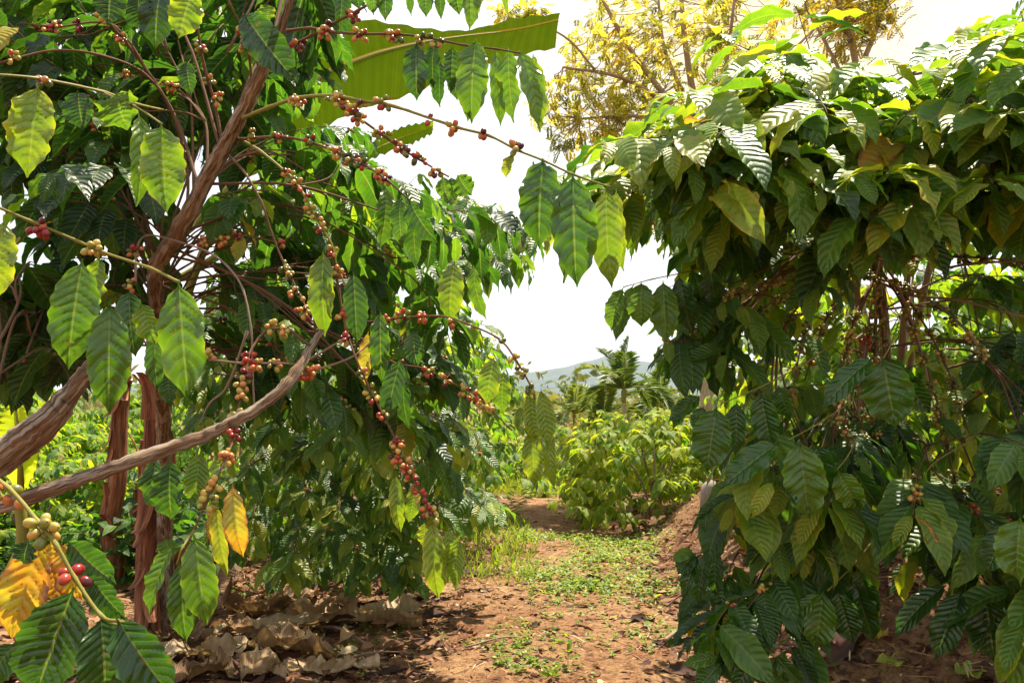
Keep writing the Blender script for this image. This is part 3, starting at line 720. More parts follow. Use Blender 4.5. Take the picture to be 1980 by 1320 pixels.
fill(A1, [(380, 330), (540, 200), (640, 300), (760, 380), (860, 400), (880, 440), (800, 560), (700, 560), (640, 700), (520, 620), (420, 560)], 54, 2.6, 3.6, 22, leafL=0.20, tone=0.26, fruit=0.16, ripe=.6, per=3, hang=.9)
fill(A1, [(20, 250), (180, 240), (330, 290), (300, 430), (240, 480), (150, 430), (60, 330)], 30, 2.5, 3.4, 23, leafL=0.22, tone=0.08, fruit=0.1, ripe=.5)
fill(A1, [(560, 640), (760, 640), (800, 800), (740, 860), (620, 800), (480, 760), (470, 660)], 22, 2.6, 3.6, 24, leafL=0.20, tone=0.30, fruit=0.3, ripe=.6)
fill(A1, [(130, 480), (300, 470), (310, 660), (220, 740), (130, 640)], 16, 2.9, 3.8, 25, leafL=.22, tone=.10, hang=1.0)
fill(A1, [(330, 480), (520, 560), (500, 760), (360, 720)], 18, 2.9, 3.8, 26, leafL=.21, tone=.22, hang=1.0, fruit=.2, ripe=.6)
A1.done(res=(12, 4))

# ---- A2: boughs leaning in from the left edge
A2 = Tree("coffee tree reaching in from the left edge with two thick rough boughs low down", (-1.75, 1.75, float(terrain(-1.75, 1.75))))
A2.trunk([(-1.75, 1.75, -.05, .05), (-1.62, 1.70, .45, .045), PR(-180, 1030, 1.6, 44), PR(-30, 988, 1.62, 32), PR(100, 945, 1.65, 29), PR(180, 916, 1.68, 27), PR(250, 894, 1.7, 26), PR(330, 866, 1.75, 26), PR(400, 840, 1.8, 24), PR(450, 815, 1.83, 22), PR(500, 788, 1.87, 20), PR(545, 752, 1.9, 21), PR(580, 708, 1.95, 19), PR(598, 675, 2.0, 15), PR(622, 640, 2.05, 10)], seed=8, knots=0.07, rough=0.10, n=8, name="bough")
A2.trunk([(-1.72, 1.72, .2, .05), PR(-200, 1000, 1.6, 60), PR(-30, 892, 1.62, 44), PR(50, 835, 1.63, 41), PR(100, 795, 1.64, 38), PR(140, 755, 1.65, 36), PR(182, 706, 1.66, 32)], seed=12, knots=0.06, rough=0.11, n=8, name="bough")
A2.trunk([PR(-150, 990, 1.7, 50), PR(-30, 925, 1.7, 36), PR(60, 860, 1.7, 34), PR(112, 815, 1.7, 26), PR(150, 760, 1.7, 14)], seed=15, knots=0.05, rough=0.1, n=8, name="bough")
for pts, cl in [([(588, 700, 1.97), (610, 688, 1.97), (665, 655, 1.9)], ()), ([(575, 722, 1.95), (620, 712, 2.0), (680, 690, 2.05), (720, 660, 2.1)], [(560, 690, 7, .6), (590, 655, 8, .7)]),
                ([(600, 668, 2.0), (560, 640, 2.0), (525, 636, 2.0), (500, 655, 2.0), (480, 690, 1.95), (474, 740, 1.9), (457, 800, 1.85), (449, 855, 1.8), (438, 880, 1.75), (418, 930, 1.7), (398, 972, 1.68), (375, 1025, 1.65), (348, 1082, 1.65)],
                 [(448, 685, 9, .84), (424, 712, 9, .84), (462, 742, 6, .42), (472, 760, 5, .42), (452, 804, 9, .26), (438, 876, 11, .44), (418, 938, 6, .44), (400, 966, 11, .38), (384, 822, 7, .88), (520, 622, 5, .4), (548, 640, 6, .44)]),
                ([(405, 695, 2.1), (470, 702, 2.05), (540, 702, 2.0), (590, 705, 1.97)], [(404, 668, 6, .45), (500, 742, 8, .42), (530, 745, 6, .45)]),
                ([(478, 640, 2.2), (440, 745, 2.2), (405, 780, 2.2), (385, 822, 2.2)], [])]:
    b, c = traced(A2, pts, cl, 0.0035, 0.002, M_TWIG_PALE if len(pts) < 5 else M_TWIG, 1.05, 0.1)
b = A2.branch(); c = twig(b, [(375, 1025, 1.65), (352, 1060, 1.6), (342, 1090, 1.6)], .0025, .002); b.mat = M_TWIG_GREEN
for a in [(376, 1033, 400, 1208, 66, 1.55, .46, .1), (352, 1080, 360, 1242, 50, 1.6, .34, .25), (335, 1050, 288, 1190, 36, 1.62, .42, .6), (320, 1040, 330, 1080, 40, 1.7, .5, .4), (450, 935, 470, 1078, 44, 1.7, .88, .2), (418, 972, 440, 1120, 30, 1.72, .78, .4), (412, 980, 418, 1068, 30, 1.75, .86, .1), (388, 872, 375, 972, 46, 1.78, .56, .1), (330, 888, 330, 1005, 62, 1.85, .28, .2), (300, 885, 312, 985, 46, 1.9, .28, .5), (372, 890, 400, 960, 40, 1.85, .34, .5), (455, 880, 452, 925, 24, 1.8, .62, .3)]: hleaf(b, *a)
b, c = traced(A2, [(-60, 890, 1.0), (15, 942, .98), (75, 1010, .95), (108, 1052, .93), (145, 1118, .92), (196, 1190, .9), (230, 1200, .9)], [(86, 1012, 10, .46), (2, 945, 5, .62), (-2, 1180, 4, .9)], 0.0028, 0.002, M_TWIG_GREEN, 1.0, 0.16)
for a in [(142, 1136, 62, 1350, 128, .90, .16, .08, .4), (195, 1190, 205, 1360, 100, .9, .18, -.1), (225, 1195, 335, 1350, 92, .88, .14, .25), (80, 1040, 22, 1235, 92, .98, .90, .2), (98, 1045, 110, 1165, 100, 1.0, .94, .05), (125, 1050, 160, 1160, 60, 1.0, .9, .3), (130, 1045, 225, 1130, 60, .98, .26, .5), (170, 1110, 245, 1200, 60, .96, .2, .4), (55, 1045, 45, 1090, 46, .95, .12, .6), (60, 1230, 28, 1300, 44, 1.0, .78, .4), (30, 1240, -30, 1330, 60, .95, .22, .3), (240, 1215, 262, 1345, 34, .92, .5, .7)]: hleaf(b, *a)
fill(A2, [(-20, 470), (60, 500), (110, 600), (90, 700), (40, 720), (-40, 700)], 26, 2.4, 3.2, 33, leafL=0.24, tone=0.08, fruit=0.05)
A2.done()

# ---- B: the next tree of the left row, leaves down to the ground
g = G(700, 1080)
B = Tree("coffee tree beside the path leafy right down to the ground, behind the leaning trunk", g)
for k, (dx, dy, h) in enumerate([(0, 0, 2.3), (-.35, .1, 2.2), (.3, -.1, 2.1), (.1, .3, 2.2)]):
    B.trunk([(g[0] + dx * .3, g[1] + dy * .3, g[2] - .05, .03), (g[0] + dx * .6, g[1] + dy * .6, g[2] + .7, .026), (g[0] + dx, g[1] + dy - .3, g[2] + 1.4, .02), (g[0] + dx * 1.3 + .1, g[1] + dy - .6, g[2] + h, .012)], M_TWIG, 8, seed=k)
fill(B, [(420, 400), (560, 330), (700, 360), (860, 380), (950, 400), (985, 440), (960, 520), (860, 560), (700, 560), (480, 560)], 66, 4.0, 5.6, 41, leafL=0.25, tone=0.42, fruit=0.08, ripe=.5, per=4, length=(.2, .36), hang=1.5)
fill(B, [(400, 560), (700, 560), (860, 560), (900, 660), (880, 760), (930, 840), (800, 900), (560, 860), (400, 760)], 110, 4.4, 6.0, 42, leafL=0.225, tone=0.46, fruit=0.08, ripe=.45, per=4, length=(.2, .4), hang=.9, face=.5)
fill(B, [(450, 800), (560, 840), (800, 880), (920, 860), (950, 960), (870, 1020), (780, 1075), (560, 1090), (450, 1030)], 135, 4.8, 6.3, 43, leafL=0.23, tone=0.46, face=.5, fruit=0.12, ripe=.4, per=3, length=(.2, .36), hang=.8)
B.done(res=(10, 4))

# ---- R1: the big tree on the right bank
x0 = 1.95; g = np.array([x0, 4.3, float(terrain(x0, 4.3))])
R1 = Tree("large coffee tree on the bank with wide glossy crown and green cherries underneath", g)
for k, (sx_, sy_, px, py, d, r) in enumerate([(0, 0, 1690, 440, 3.25, .024), (.14, .1, 1770, 300, 3.4, .016), (-.12, .05, 1590, 260, 3.2, .014), (.2, .2, 1880, 220, 3.5, .015)]):
    e = P(px, py, d); a = g + [sx_ * .5, sy_ * .5, -.05]
    R1.trunk([(*a, r * 1.25), (*(a + (e - a) * [.15, .2, .35]), r * 1.1), (*(a + (e - a) * [.45, .55, .7]), r), (*e, r * .6)], M_TWIG_PALE if k else M_BARK, 9, seed=60 + k, rough=.07)
rg = np.random.default_rng(77)
ends = [(1450, 625), (1482, 715), (1530, 775), (1556, 735), (1436, 560), (1352, 545), (1330, 515), (1612, 840), (1655, 885), (1640, 765), (1722, 810), (1762, 865), (1802, 770), (1835, 700), (1862, 805), (1885, 880), (1905, 690), (1955, 620), (1960, 505), (1930, 900), (1700, 935), (1790, 935), (1848, 935), (1600, 660), (1565, 620), (1745, 720), (1690, 760), (1580, 810), (1500, 640), (1820, 860)]
for i, (ex, ey) in enumerate(ends[:8] + ends[8:28:2]):
    b = R1.branch(); b.mat = M_TWIG_PALE if i % 2 == 0 else M_TWIG
    s = P(1690 + rg.normal(0, 22) + (ex - 1690) * .12, rg.uniform(440, 560), 3.0 + rg.uniform(-.25, .25))
    d1 = rg.uniform(2.55, 3.3)
    e = P(ex, ey, d1)
    m1 = s + (e - s) * [.38, .38, .22]; m2 = s + (e - s) * [.78, .78, .62]
    c = curve([s, m1, m2, e], 8)
    b.tw.add(c, np.linspace(.0055, .0025, len(c)) * (1 + .4 * (np.arange(len(c)) % 4 == 0)), 6)
    arc = np.cumsum(np.linalg.norm(np.diff(c, axis=0), axis=1)); nxt = arc[-1] * rg.uniform(.12, .3)
    for k in range(len(arc)):
        if arc[k] > nxt:
            nxt += rg.uniform(.06, .11)
            rp_ = .80 if rg.random() < .07 else float(np.clip(rg.normal(.22, .09), .03, .5))
            b.cl.append((c[k + 1], c[k + 1] - c[k], int(rg.integers(8, 17)), rp_, .09, 1.05))
    if i % 3:
        sprig(b, e, c[-1] - c[-2], .16, rg, .17, .1, .35, fruit=.5, ripe=.25)
b = R1.branch(); b.mat = M_TWIG_PALE; twig(b, [(1820, 520, 2.9), (1880, 510, 2.8), (1990, 503, 2.7)], .005, .004)
b = R1.branch(); b.mat = M_TWIG_PALE; twig(b, [(1690, 540, 3.0), (1760, 570, 2.9), (1850, 580, 2.8), (1990, 615, 2.7)], .006, .004)
b = R1.branch(); b.mat = M_TWIG_PALE; twig(b, [(1690, 540, 3.0), (1640, 660, 3.0), (1680, 640, 3.1), (1672, 700, 3.1), (1640, 880, 3.1)], .006, .004)
# traced leaves, with the green twigs that carry them
def spray(pts, lst, r=.0026, mat=None):
    bb = R1.branch(); bb.mat = mat or M_TWIG_GREEN
    twig(bb, pts, r, .0016)
    for a in lst: hleaf(bb, *a)
spray([(1745, 600, 2.7), (1725, 660, 2.3), (1708, 692, 2.15)], [(1706, 690, 1730, 828, 92, 2.12, .30, .1), (1690, 690, 1590, 790, 40, 2.15, .22, .6), (1715, 690, 1765, 760, 60, 2.3, .24, .4), (1720, 700, 1800, 800, 56, 2.3, .16, .3)])
spray([(1640, 640, 2.8), (1560, 700, 2.5), (1470, 748, 2.4), (1395, 780, 2.3)], [(1386, 785, 1366, 912, 74, 2.28, .32, .05), (1425, 775, 1422, 880, 42, 2.35, .26, .3), (1470, 755, 1492, 868, 54, 2.35, .24, .2), (1505, 745, 1528, 812, 40, 2.4, .3, .4), (1360, 785, 1345, 835, 30, 2.4, .3, .4), (1355, 765, 1292, 815, 34, 2.5, .28, .2), (1340, 770, 1300, 830, 28, 2.5, .4, .4)])
spray([(1640, 780, 2.6), (1580, 820, 2.4), (1525, 850, 2.3)], [(1546, 850, 1566, 1003, 80, 2.2, .44, .08), (1505, 855, 1394, 942, 56, 2.25, .30, .25), (1575, 855, 1605, 950, 64, 2.3, .24, .3), (1600, 860, 1612, 925, 36, 2.4, .26, .5)])
spray([(1660, 840, 2.5), (1640, 880, 2.4), (1618, 908, 2.3)], [(1620, 908, 1664, 990, 52, 2.25, .54, .1), (1650, 905, 1700, 980, 50, 2.35, .2, .4), (1600, 915, 1640, 1010, 30, 2.5, .88, .3), (1625, 960, 1655, 1035, 36, 2.6, .86, .3)])
spray([(1420, 500, 2.9), (1330, 525, 2.7), (1260, 540, 2.6), (1205, 555, 2.55)], [(1240, 545, 1240, 632, 52, 2.55, .46, .1), (1282, 542, 1288, 664, 54, 2.55, .44, .1), (1205, 556, 1182, 640, 32, 2.55, .48, .5), (1225, 550, 1190, 660, 30, 2.6, .44, .5), (1312, 532, 1340, 648, 48, 2.6, .14, .3), (1372, 515, 1395, 640, 48, 2.65, .34, .3), (1340, 520, 1360, 640, 44, 2.68, .3, -.4), (1320, 640, 1345, 740, 46, 2.7, .08, .2)])
spray([(1880, 850, 2.6), (1800, 900, 2.5), (1782, 955, 2.4)], [(1775, 958, 1712, 1062, 52, 2.4, .28, .2), (1788, 960, 1828, 1082, 54, 2.4, .34, .1), (1800, 965, 1790, 1040, 40, 2.6, .1, .3)])
spray([(2010, 900, 2.2), (2000, 960, 2.1), (1978, 1000, 2.05)], [(1972, 1000, 1968, 1120, 84, 2.0, .46, .1), (1960, 1010, 1905, 1110, 50, 2.2, .1, .3)])
spray([(1720, 1000, 2.6), (1660, 1080, 2.5), (1600, 1142, 2.4)], [(1592, 1142, 1578, 1258, 60, 2.4, .44, .08), (1618, 1140, 1650, 1244, 56, 2.45, .16, .15), (1650, 1118, 1690, 1240, 56, 2.5, .18, .4), (1585, 1145, 1515, 1220, 26, 2.4, .46, .4), (1562, 1098, 1512, 1170, 58, 2.5, .12, .2), (1660, 1100, 1695, 1190, 48, 2.5, .2, .3)])
spray([(1900, 1060, 2.5), (1850, 1110, 2.4), (1840, 1150, 2.35)], [(1860, 1140, 1808, 1275, 58, 2.35, .08, .1), (1905, 1150, 1922, 1280, 78, 2.35, .12, .1), (1830, 1130, 1730, 1232, 40, 2.4, .12, .4), (1880, 1080, 1860, 1170, 44, 2.5, .1, .3), (1830, 1060, 1820, 1130, 40, 2.5, .1, .3)])
spray([(1425, 1160, 2.6), (1450, 1220, 2.4), (1498, 1270, 2.3)], [(1470, 1262, 1420, 1335, 44, 2.3, .22, .15), (1500, 1270, 1520, 1350, 30, 2.3, .3, .3), (1392, 1268, 1318, 1284, 28, 2.3, .42, .1), (1395, 1280, 1345, 1335, 36, 2.3, .28, .2), (1420, 1190, 1412, 1290, 38, 2.4, .22, .3), (1440, 1185, 1402, 1225, 40, 2.4, .7, .3), (1500, 1265, 1552, 1320, 34, 2.3, .3, .4)])
spray([(1400, 1050, 2.6), (1360, 1065, 2.55), (1330, 1075, 2.5)], [(1345, 1068, 1310, 1110, 34, 2.5, .16, .3), (1350, 1070, 1320, 1160, 30, 2.5, .14, .3), (1370, 1065, 1350, 1170, 36, 2.55, .2, .4), (1385, 1060, 1382, 1150, 40, 2.6, .22, .2), (1340, 1062, 1300, 1085, 22, 2.5, .5, .3), (1400, 1120, 1395, 1200, 44, 2.6, .2, .2), (1375, 970, 1362, 1030, 26, 2.4, .24, .5)])
spray([(1900, 180, 2.7), (1850, 230, 2.5), (1800, 300, 2.4), (1740, 345, 2.4)], [(1845, 250, 1785, 338, 82, 2.4, .42, .2), (1740, 345, 1802, 460, 62, 2.4, .46, .1), (1650, 322, 1655, 382, 78, 2.45, .44, .3, 1.0), (1770, 155, 1800, 200, 56, 2.5, .46, .2, 1.0), (1655, 148, 1660, 212, 58, 2.5, .5, .2), (1620, 370, 1545, 450, 66, 2.5, .44, .3), (1870, 60, 1960, 140, 50, 2.5, .5, .5), (1840, 300, 1760, 330, 56, 2.4, .36, .5)])
TOP = [(1185, 345), (1260, 285), (1330, 250), (1410, 165), (1535, 105), (1610, 165), (1720, 175), (1800, 125), (1875, 70), (1990, 90), (2100, 300), (2050, 420), (1900, 390), (1700, 360), (1500, 370), (1350, 380), (1260, 390)]
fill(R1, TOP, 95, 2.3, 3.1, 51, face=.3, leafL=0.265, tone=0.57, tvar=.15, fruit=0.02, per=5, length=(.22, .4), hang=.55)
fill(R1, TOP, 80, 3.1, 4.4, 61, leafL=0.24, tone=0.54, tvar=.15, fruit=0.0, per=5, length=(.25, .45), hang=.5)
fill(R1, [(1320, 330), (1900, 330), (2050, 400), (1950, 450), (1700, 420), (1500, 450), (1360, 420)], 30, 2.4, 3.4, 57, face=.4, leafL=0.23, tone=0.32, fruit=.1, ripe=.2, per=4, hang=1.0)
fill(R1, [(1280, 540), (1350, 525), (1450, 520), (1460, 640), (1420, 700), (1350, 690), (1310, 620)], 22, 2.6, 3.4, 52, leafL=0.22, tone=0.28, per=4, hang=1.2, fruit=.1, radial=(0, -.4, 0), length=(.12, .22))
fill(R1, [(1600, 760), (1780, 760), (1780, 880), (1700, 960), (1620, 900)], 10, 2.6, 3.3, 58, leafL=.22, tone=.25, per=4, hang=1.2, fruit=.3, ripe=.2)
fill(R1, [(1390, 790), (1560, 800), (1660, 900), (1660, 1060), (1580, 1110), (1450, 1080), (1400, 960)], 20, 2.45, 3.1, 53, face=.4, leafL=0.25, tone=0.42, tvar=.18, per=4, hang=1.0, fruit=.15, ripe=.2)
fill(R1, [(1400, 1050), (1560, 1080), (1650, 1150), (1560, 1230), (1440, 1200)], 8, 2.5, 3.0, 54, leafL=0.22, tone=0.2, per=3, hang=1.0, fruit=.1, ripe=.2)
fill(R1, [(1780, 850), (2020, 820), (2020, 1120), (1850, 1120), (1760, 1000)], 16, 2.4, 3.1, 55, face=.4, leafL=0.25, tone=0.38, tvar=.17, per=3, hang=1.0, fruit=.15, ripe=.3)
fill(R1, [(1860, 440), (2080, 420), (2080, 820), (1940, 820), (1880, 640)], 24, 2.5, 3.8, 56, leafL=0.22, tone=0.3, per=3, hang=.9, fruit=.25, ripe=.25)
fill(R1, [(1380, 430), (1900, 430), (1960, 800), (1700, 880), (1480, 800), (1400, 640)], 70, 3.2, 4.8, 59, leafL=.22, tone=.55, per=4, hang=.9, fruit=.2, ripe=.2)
rgs = np.random.default_rng(91)
for (ax_, ay_, bx_, by_) in [(1620, 260, 1535, 100), (1560, 260, 1440, 145), (1480, 290, 1350, 180), (1400, 330, 1240, 238), (1330, 370, 1145, 322), (1720, 230, 1655, 140), (1800, 240, 1872, 55), (1880, 260, 1965, 95), (1700, 330, 1615, 315), (1760, 300, 1815, 235), (1500, 380, 1420, 330), (1850, 360, 1780, 320), (1380, 300, 1290, 215), (1640, 240, 1590, 150), (1940, 330, 1890, 260)]:
    bb = R1.branch(); bb.mat = M_TWIG_GREEN
    a_, b_ = P(ax_, ay_, 2.75), P(bx_, by_, 2.45)
    sprig(bb, a_, b_ - a_ + np.array([0, 0, .10]), np.linalg.norm(b_ - a_) + .05, rgs, .235, .09, .50, .12, .55, .06, .0035, hero=True, face=.25)
R1.done(res=(12, 4))

# ---- generic coffee bush in world space: stems, foliage, a few fruit clusters
def bush(label, x, y, H, R, n, seed, leafL=.19, tone=.45, res=(7, 2), group="coffee bushes of the plantation", fruit=0, length=(.18, .34), skirt=.12, mat=None, hang=.7):
    rg = np.random.default_rng(seed)
    base = np.array([x, y, float(terrain(x, y))])
    root = thing("coffee_bush", label, "coffee bush", base, group)
    nst = int(rg.integers(4, 7))
    for k in range(nst):
        a = rg.uniform(0, 6.28); rr = R * rg.uniform(.15, .5)
        tb = Tubes()
        e = np.array([math.cos(a) * rr, math.sin(a) * rr, H * rg.uniform(.75, .95)])
        tb.add(curve([np.array([math.cos(a) * .05, math.sin(a) * .05, -.04]), e * [.3, .3, .4], e * [.75, .75, .75], e], 3), np.linspace(.018, .008, 10), 6)
        put("trunk", tb.mesh("trunk", 0), M_TWIG_PALE, root)
    b = Branch()
    for i in range(n):
        s = rg.uniform(skirt, 1.0)
        a = rg.uniform(0, 6.28)
        prof = math.sqrt(max(.05, 1 - (max(0, s - .45) / .6) ** 2)) * (0.75 + .25 * min(1, s / .3))
        rr = R * prof * math.sqrt(rg.uniform(.35, 1.0)) * (1 + .12 * math.sin(3 * a + seed) + .1 * math.sin(5 * a + s * 7))
        p = np.array([math.cos(a) * rr, math.sin(a) * rr, H * s * (1 + .06 * math.sin(4 * a + seed))])
        out = np.array([math.cos(a), math.sin(a), .35])
        sprig(b, p, out + rg.normal(0, .3, 3), rg.uniform(*length), rg, leafL, .10, tone, .13, hang, fruit=fruit, ripe=.35)
    put("sprays", b.tw.mesh("sprays", 0), M_TWIG_GREEN, root)
    put("foliage", b.lv.mesh("foliage", 0, *res), mat or M_LEAF_FAR, root)
    for (p, t, k, ripe, spread, size) in b.cl[:40]:
        put("cherry_cluster", cluster_mesh("cherry_cluster", p, t, k, 0, ripe, spread, size), M_CHERRY, root)
    return root
def copy_tree(o, label, x, y, rz, s):
    c = o.copy(); C.objects.link(c)
    c.location = (x, y, float(terrain(x, y))); c.rotation_euler = (0, 0, rz); c.scale = (s, s, s); c['label'] = label
    for ch in o.children:
        d = ch.copy(); C.objects.link(d); d.parent = c
    return c
bush("coffee bush overhanging the left edge of the path just past the leaning tree", -1.15, 8.0, 2.35, 1.15, 230, 101, fruit=.03, tone=.44)
L2 = bush("tall coffee bush in the left row with pale small leaves against the sky", -1.2, 10.6, 2.5, 1.15, 230, 102, tone=.5)
bush("broad coffee bush with yellow green sunlit leaves and bare stems right of the path", 1.72, 9.7, 1.16, 1.15, 380, 103, tone=.68, fruit=0, skirt=.04)
R4 = bush("low coffee bush directly behind the broad yellow green one", 2.2, 12.3, 1.25, 1.3, 300, 104, tone=.55, skirt=.04)
bush("coffee bush with dense green leaves seen through the fruiting twigs under the right crown", 3.1, 6.5, 2.5, 1.3, 220, 105, tone=.42, fruit=.04)
bush("coffee bush glimpsed past the far right of the bank", 4.7, 6.0, 2.9, 1.3, 180, 106, tone=.36)
for k, (x, y, rz, s, lab) in enumerate([
    (-1.25, 13.4, 1.0, .95, "coffee bush halfway down the left row, partly hidden by hanging leaf sprays"),
    (-1.0, 16.6, 2.2, .85, "coffee bush towards the end of the left row"),
    (-.9, 20.5, 4.0, .75, "last small coffee bush of the left row at the bend of the path"),
    (-3.2, 9.5, .6, .9, "coffee bush behind the left row between the banana stems and the path tree"),
    (-3.6, 13, 3.6, 1.0, "taller coffee bush further back behind the banana stems")]):
    copy_tree(L2, lab, x, y, rz, s)
for k, (x, y, rz, s, lab) in enumerate([
    (-3.9, 6.6, 1.3, .7, "low bush with broad leaves at the foot of the left banana stems"), (-5.0, 7.2, 3.1, .95, "bush straight below the forked bough at the left edge"), (-7.6, 9.5, 5.0, 1.3, "tall bush at the far left edge beyond the young banana"), (4.0, 8.0, 2.2, 1.25, "bush behind the lower right leaves where the bank tops out"), (6.4, 7.2, 0.4, 1.6, "tall bush closing the view at the far right edge"), (7.6, 11, 1.9, 1.7, "tallest far bush on the right behind the fruiting twigs"),
    (1.35, 15.5, 1.1, .95, "coffee bush where the path narrows, below the small palm"),
    (.95, 20, 2.7, .9, "dark green small bush at the far end of the path"),
    (2.6, 17.5, 4.4, 1.0, "coffee bush at the foot of the tall areca palm"),
    (3.6, 14.0, .4, 1.0, "yellow green coffee bush behind the right bank, left of the bare stems"),
    (4.2, 10.3, 5.2, 1.1, "coffee bush behind the right bank showing between hanging leaves"),
    (5.6, 13, 2.0, 1.2, "coffee bush far back on the right under the fruiting branches"),
    (5.9, 9.0, 3.3, 1.3, "bright coffee bush behind the trunk of the large right tree"),
    (-5.6, 9.0, .9, 1.0, "sunlit coffee bush behind the low bough at the left edge"),
    (-4.4, 8.2, 2.4, .75, "low coffee bush left of the reddish banana stems"),
    (-6.6, 12, 4.6, 1.25, "large pale coffee bush at the back left below the hillside"),
    (-4.9, 13.5, 5.5, 1.2, "coffee bush far behind the banana stems"),
    (-2.4, 17, 3.0, 1.3, "coffee bush deep in the left plantation")]):
    copy_tree(R4, lab, x, y, rz, s)

# ------------------------------------------------------------------ banana plants
def blade(cs, nm, ncross, base, tears=(), seed=0, tone=.5, droop=0.0):
    """three world curves (edge, midrib, edge) lofted into one banana leaf blade with slits along its veins"""
    e0, mid, e1 = [np.asarray(c) for c in cs]
    n = len(mid); rg = np.random.default_rng(seed)
    us = np.linspace(-1, 1, 2 * ncross + 1)
    V = np.zeros((n, len(us), 3)); A = np.zeros((n, len(us), 3))
    for j, u in enumerate(us):
        E = e0 if u < 0 else e1; a = abs(u)
        V[:, j] = mid * (1 - a) + E * a
        sag = np.sin(a * math.pi / 1.2) * droop
        V[:, j, 2] += sag * 1.0 + 0.010 * a * np.sin(np.arange(n) * 1.7 + u * 2)
        A[:, j, 0] = u; A[:, j, 1] = np.linspace(0, 1, n); A[:, j, 2] = tone + rg.normal(0, .03, n)
    F = grid_faces(len(us), n)
    keep = np.ones(len(F), bool)
    for (row, side, depth) in tears:       # a slit: leave out a sliver of faces from the margin inwards
        for j in range(2 * ncross):
            u = (us[j] + us[j + 1]) / 2
            if u * side > 1 - depth: keep[row * 2 * ncross + j] = False
    return mesh_from("leaf_blade", V.reshape(-1, 3) - base, F[keep], A.reshape(-1, 3))
def pseudostem(px, y0, y1, px1, w0, w1, d, label, seed):
    g = G(px, y0)
    d = (g - EYE) @ FW
    root = thing("banana_plant", label, "banana plant", g, "banana plants with reddish stems")
    rg = np.random.default_rng(seed)
    pts = [(*(g - [0, 0, .06]), w0 / 2 / FPX * d * 1.15)]
    for s in np.linspace(.08, 1, 7):
        x = px + (px1 - px) * s + rg.normal(0, 3); y = y0 + (y1 - y0) * s
        pts.append((*P(x, y, d), (w0 + (w1 - w0) * s) / 2 / FPX * d))
    c = curve(pts, 7); tb = Tubes(); tb.add(c[:, :3], c[:, 3] * (1 + .02 * rg.normal(0, 1, len(c))), 26, .035, seed)
    put("pseudostem", tb.mesh("pseudostem", g), M_STEM, root)
    for k in range(9):                       # peeling strips of dry sheath
        s = rg.uniform(.12, .9); i = int(s * (len(c) - 6)); ang = rg.uniform(-2.9, -.2); r = c[i, 3]
        dr = np.array([math.cos(ang), math.sin(ang), 0])
        Ls = rg.uniform(.18, .5); wd_ = rg.uniform(.03, .07); sd = np.array([-dr[1], dr[0], 0])
        V = []; m = 8
        for q in range(m + 1):
            t = q / m
            p0 = c[i, :3] + dr * (r * 1.02 + .12 * t ** 2.2 * rg.uniform(.8, 1.1)) + np.array([0, 0, Ls * (t if k % 2 else -t) * (1 - .3 * t ** 2)])
            for u in (-1, -.3, .4, 1): V.append(p0 + sd * u * wd_ * (1 - .6 * t) - dr * .012 * u * u)
        A = np.stack([np.tile(np.linspace(0, .2, 4), m + 1), np.repeat(np.linspace(0, Ls, m + 1), 4), np.zeros(4 * (m + 1))], 1)
        put("sheath_strip", mesh_from("sheath_strip", np.array(V) - g, grid_faces(4, m + 1), A), M_STEM, root)
    return root, g, c
ban1, g1, c1 = pseudostem(213, 1130, 600, 246, 42, 24, 0, "left banana plant of the pair of reddish peeling stems, leaves yellow green overhead", 3)
ban2, g2, c2 = pseudostem(286, 1235, 560, 300, 48, 26, 0, "thicker nearer banana plant with a reddish brown stem shedding dry sheath strips", 5)
ban3, g3, c3 = pseudostem(324, 1190, 800, 322, 22, 18, 0, "slim banana stem just right of the thicker reddish one", 9)
ban4, g4, c4 = pseudostem(268, 1120, 850, 276, 22, 18, 0, "short dark banana stump between the two reddish stems", 13)
def bleaf(root, g, e0, mid, e1, n, petiole=None, tears=(), seed=0, tone=.5, droop=.03):
    cs = [curve([P(*p) for p in e], n) for e in (e0, mid, e1)]
    m = min(len(c) for c in cs); cs = [c[np.linspace(0, len(c) - 1, 44).astype(int)] if len(c) != 44 else c for c in cs]
    t = np.linspace(0, 1, 44)
    o = put("leaf_blade", blade(cs, 44, 6, g, tears, seed, tone, droop), M_BANANA, root)
    tb = Tubes(); rr = np.linspace(.022, .005, 44)
    tb.add(cs[1] - [0, 0, .012], rr, 7)
    if petiole is not None: tb.add(curve(petiole + [cs[1][0] - [0, 0, .012]], 6), .024, 7)
    put("midrib", tb.mesh("midrib", g), M_TWIG_GREEN, o)
top1 = c1[-1, :3]
ban1_t = [(470, 330, 4.9), (600, 165, 5.2), (700, 112, 5.3), (800, 84, 5.4), (900, 68, 5.5), (1000, 56, 5.6), (1080, 38, 5.6)]
bleaf(ban1, g1, [(470, 300, 4.9), (590, 62, 5.3), (690, 42, 5.5), (800, 56, 5.6), (900, 66, 5.7), (1000, 40, 5.8), (1085, 32, 5.8)], ban1_t,
      [(480, 350, 4.8), (610, 262, 4.95), (700, 215, 5.05), (790, 188, 5.1), (880, 150, 5.2), (980, 118, 5.3), (1074, 96, 5.4)], 9,
      [top1, P(300, 500, 4.6), P(380, 430, 4.75)], [(37, -1, .12), (29, 1, .10)], 3, .35)
bleaf(ban2, g2, [(640, 330, 4.7), (720, 280, 4.9), (780, 250, 5.0), (838, 242, 5.0)], [(640, 345, 4.7), (720, 292, 4.85), (780, 265, 4.95), (838, 246, 5.0)], [(650, 360, 4.6), (720, 312, 4.75), (790, 286, 4.8), (836, 262, 4.9)], 15, [c2[-1, :3], P(380, 520, 4.6), P(540, 420, 4.65)], (), 4, .45)
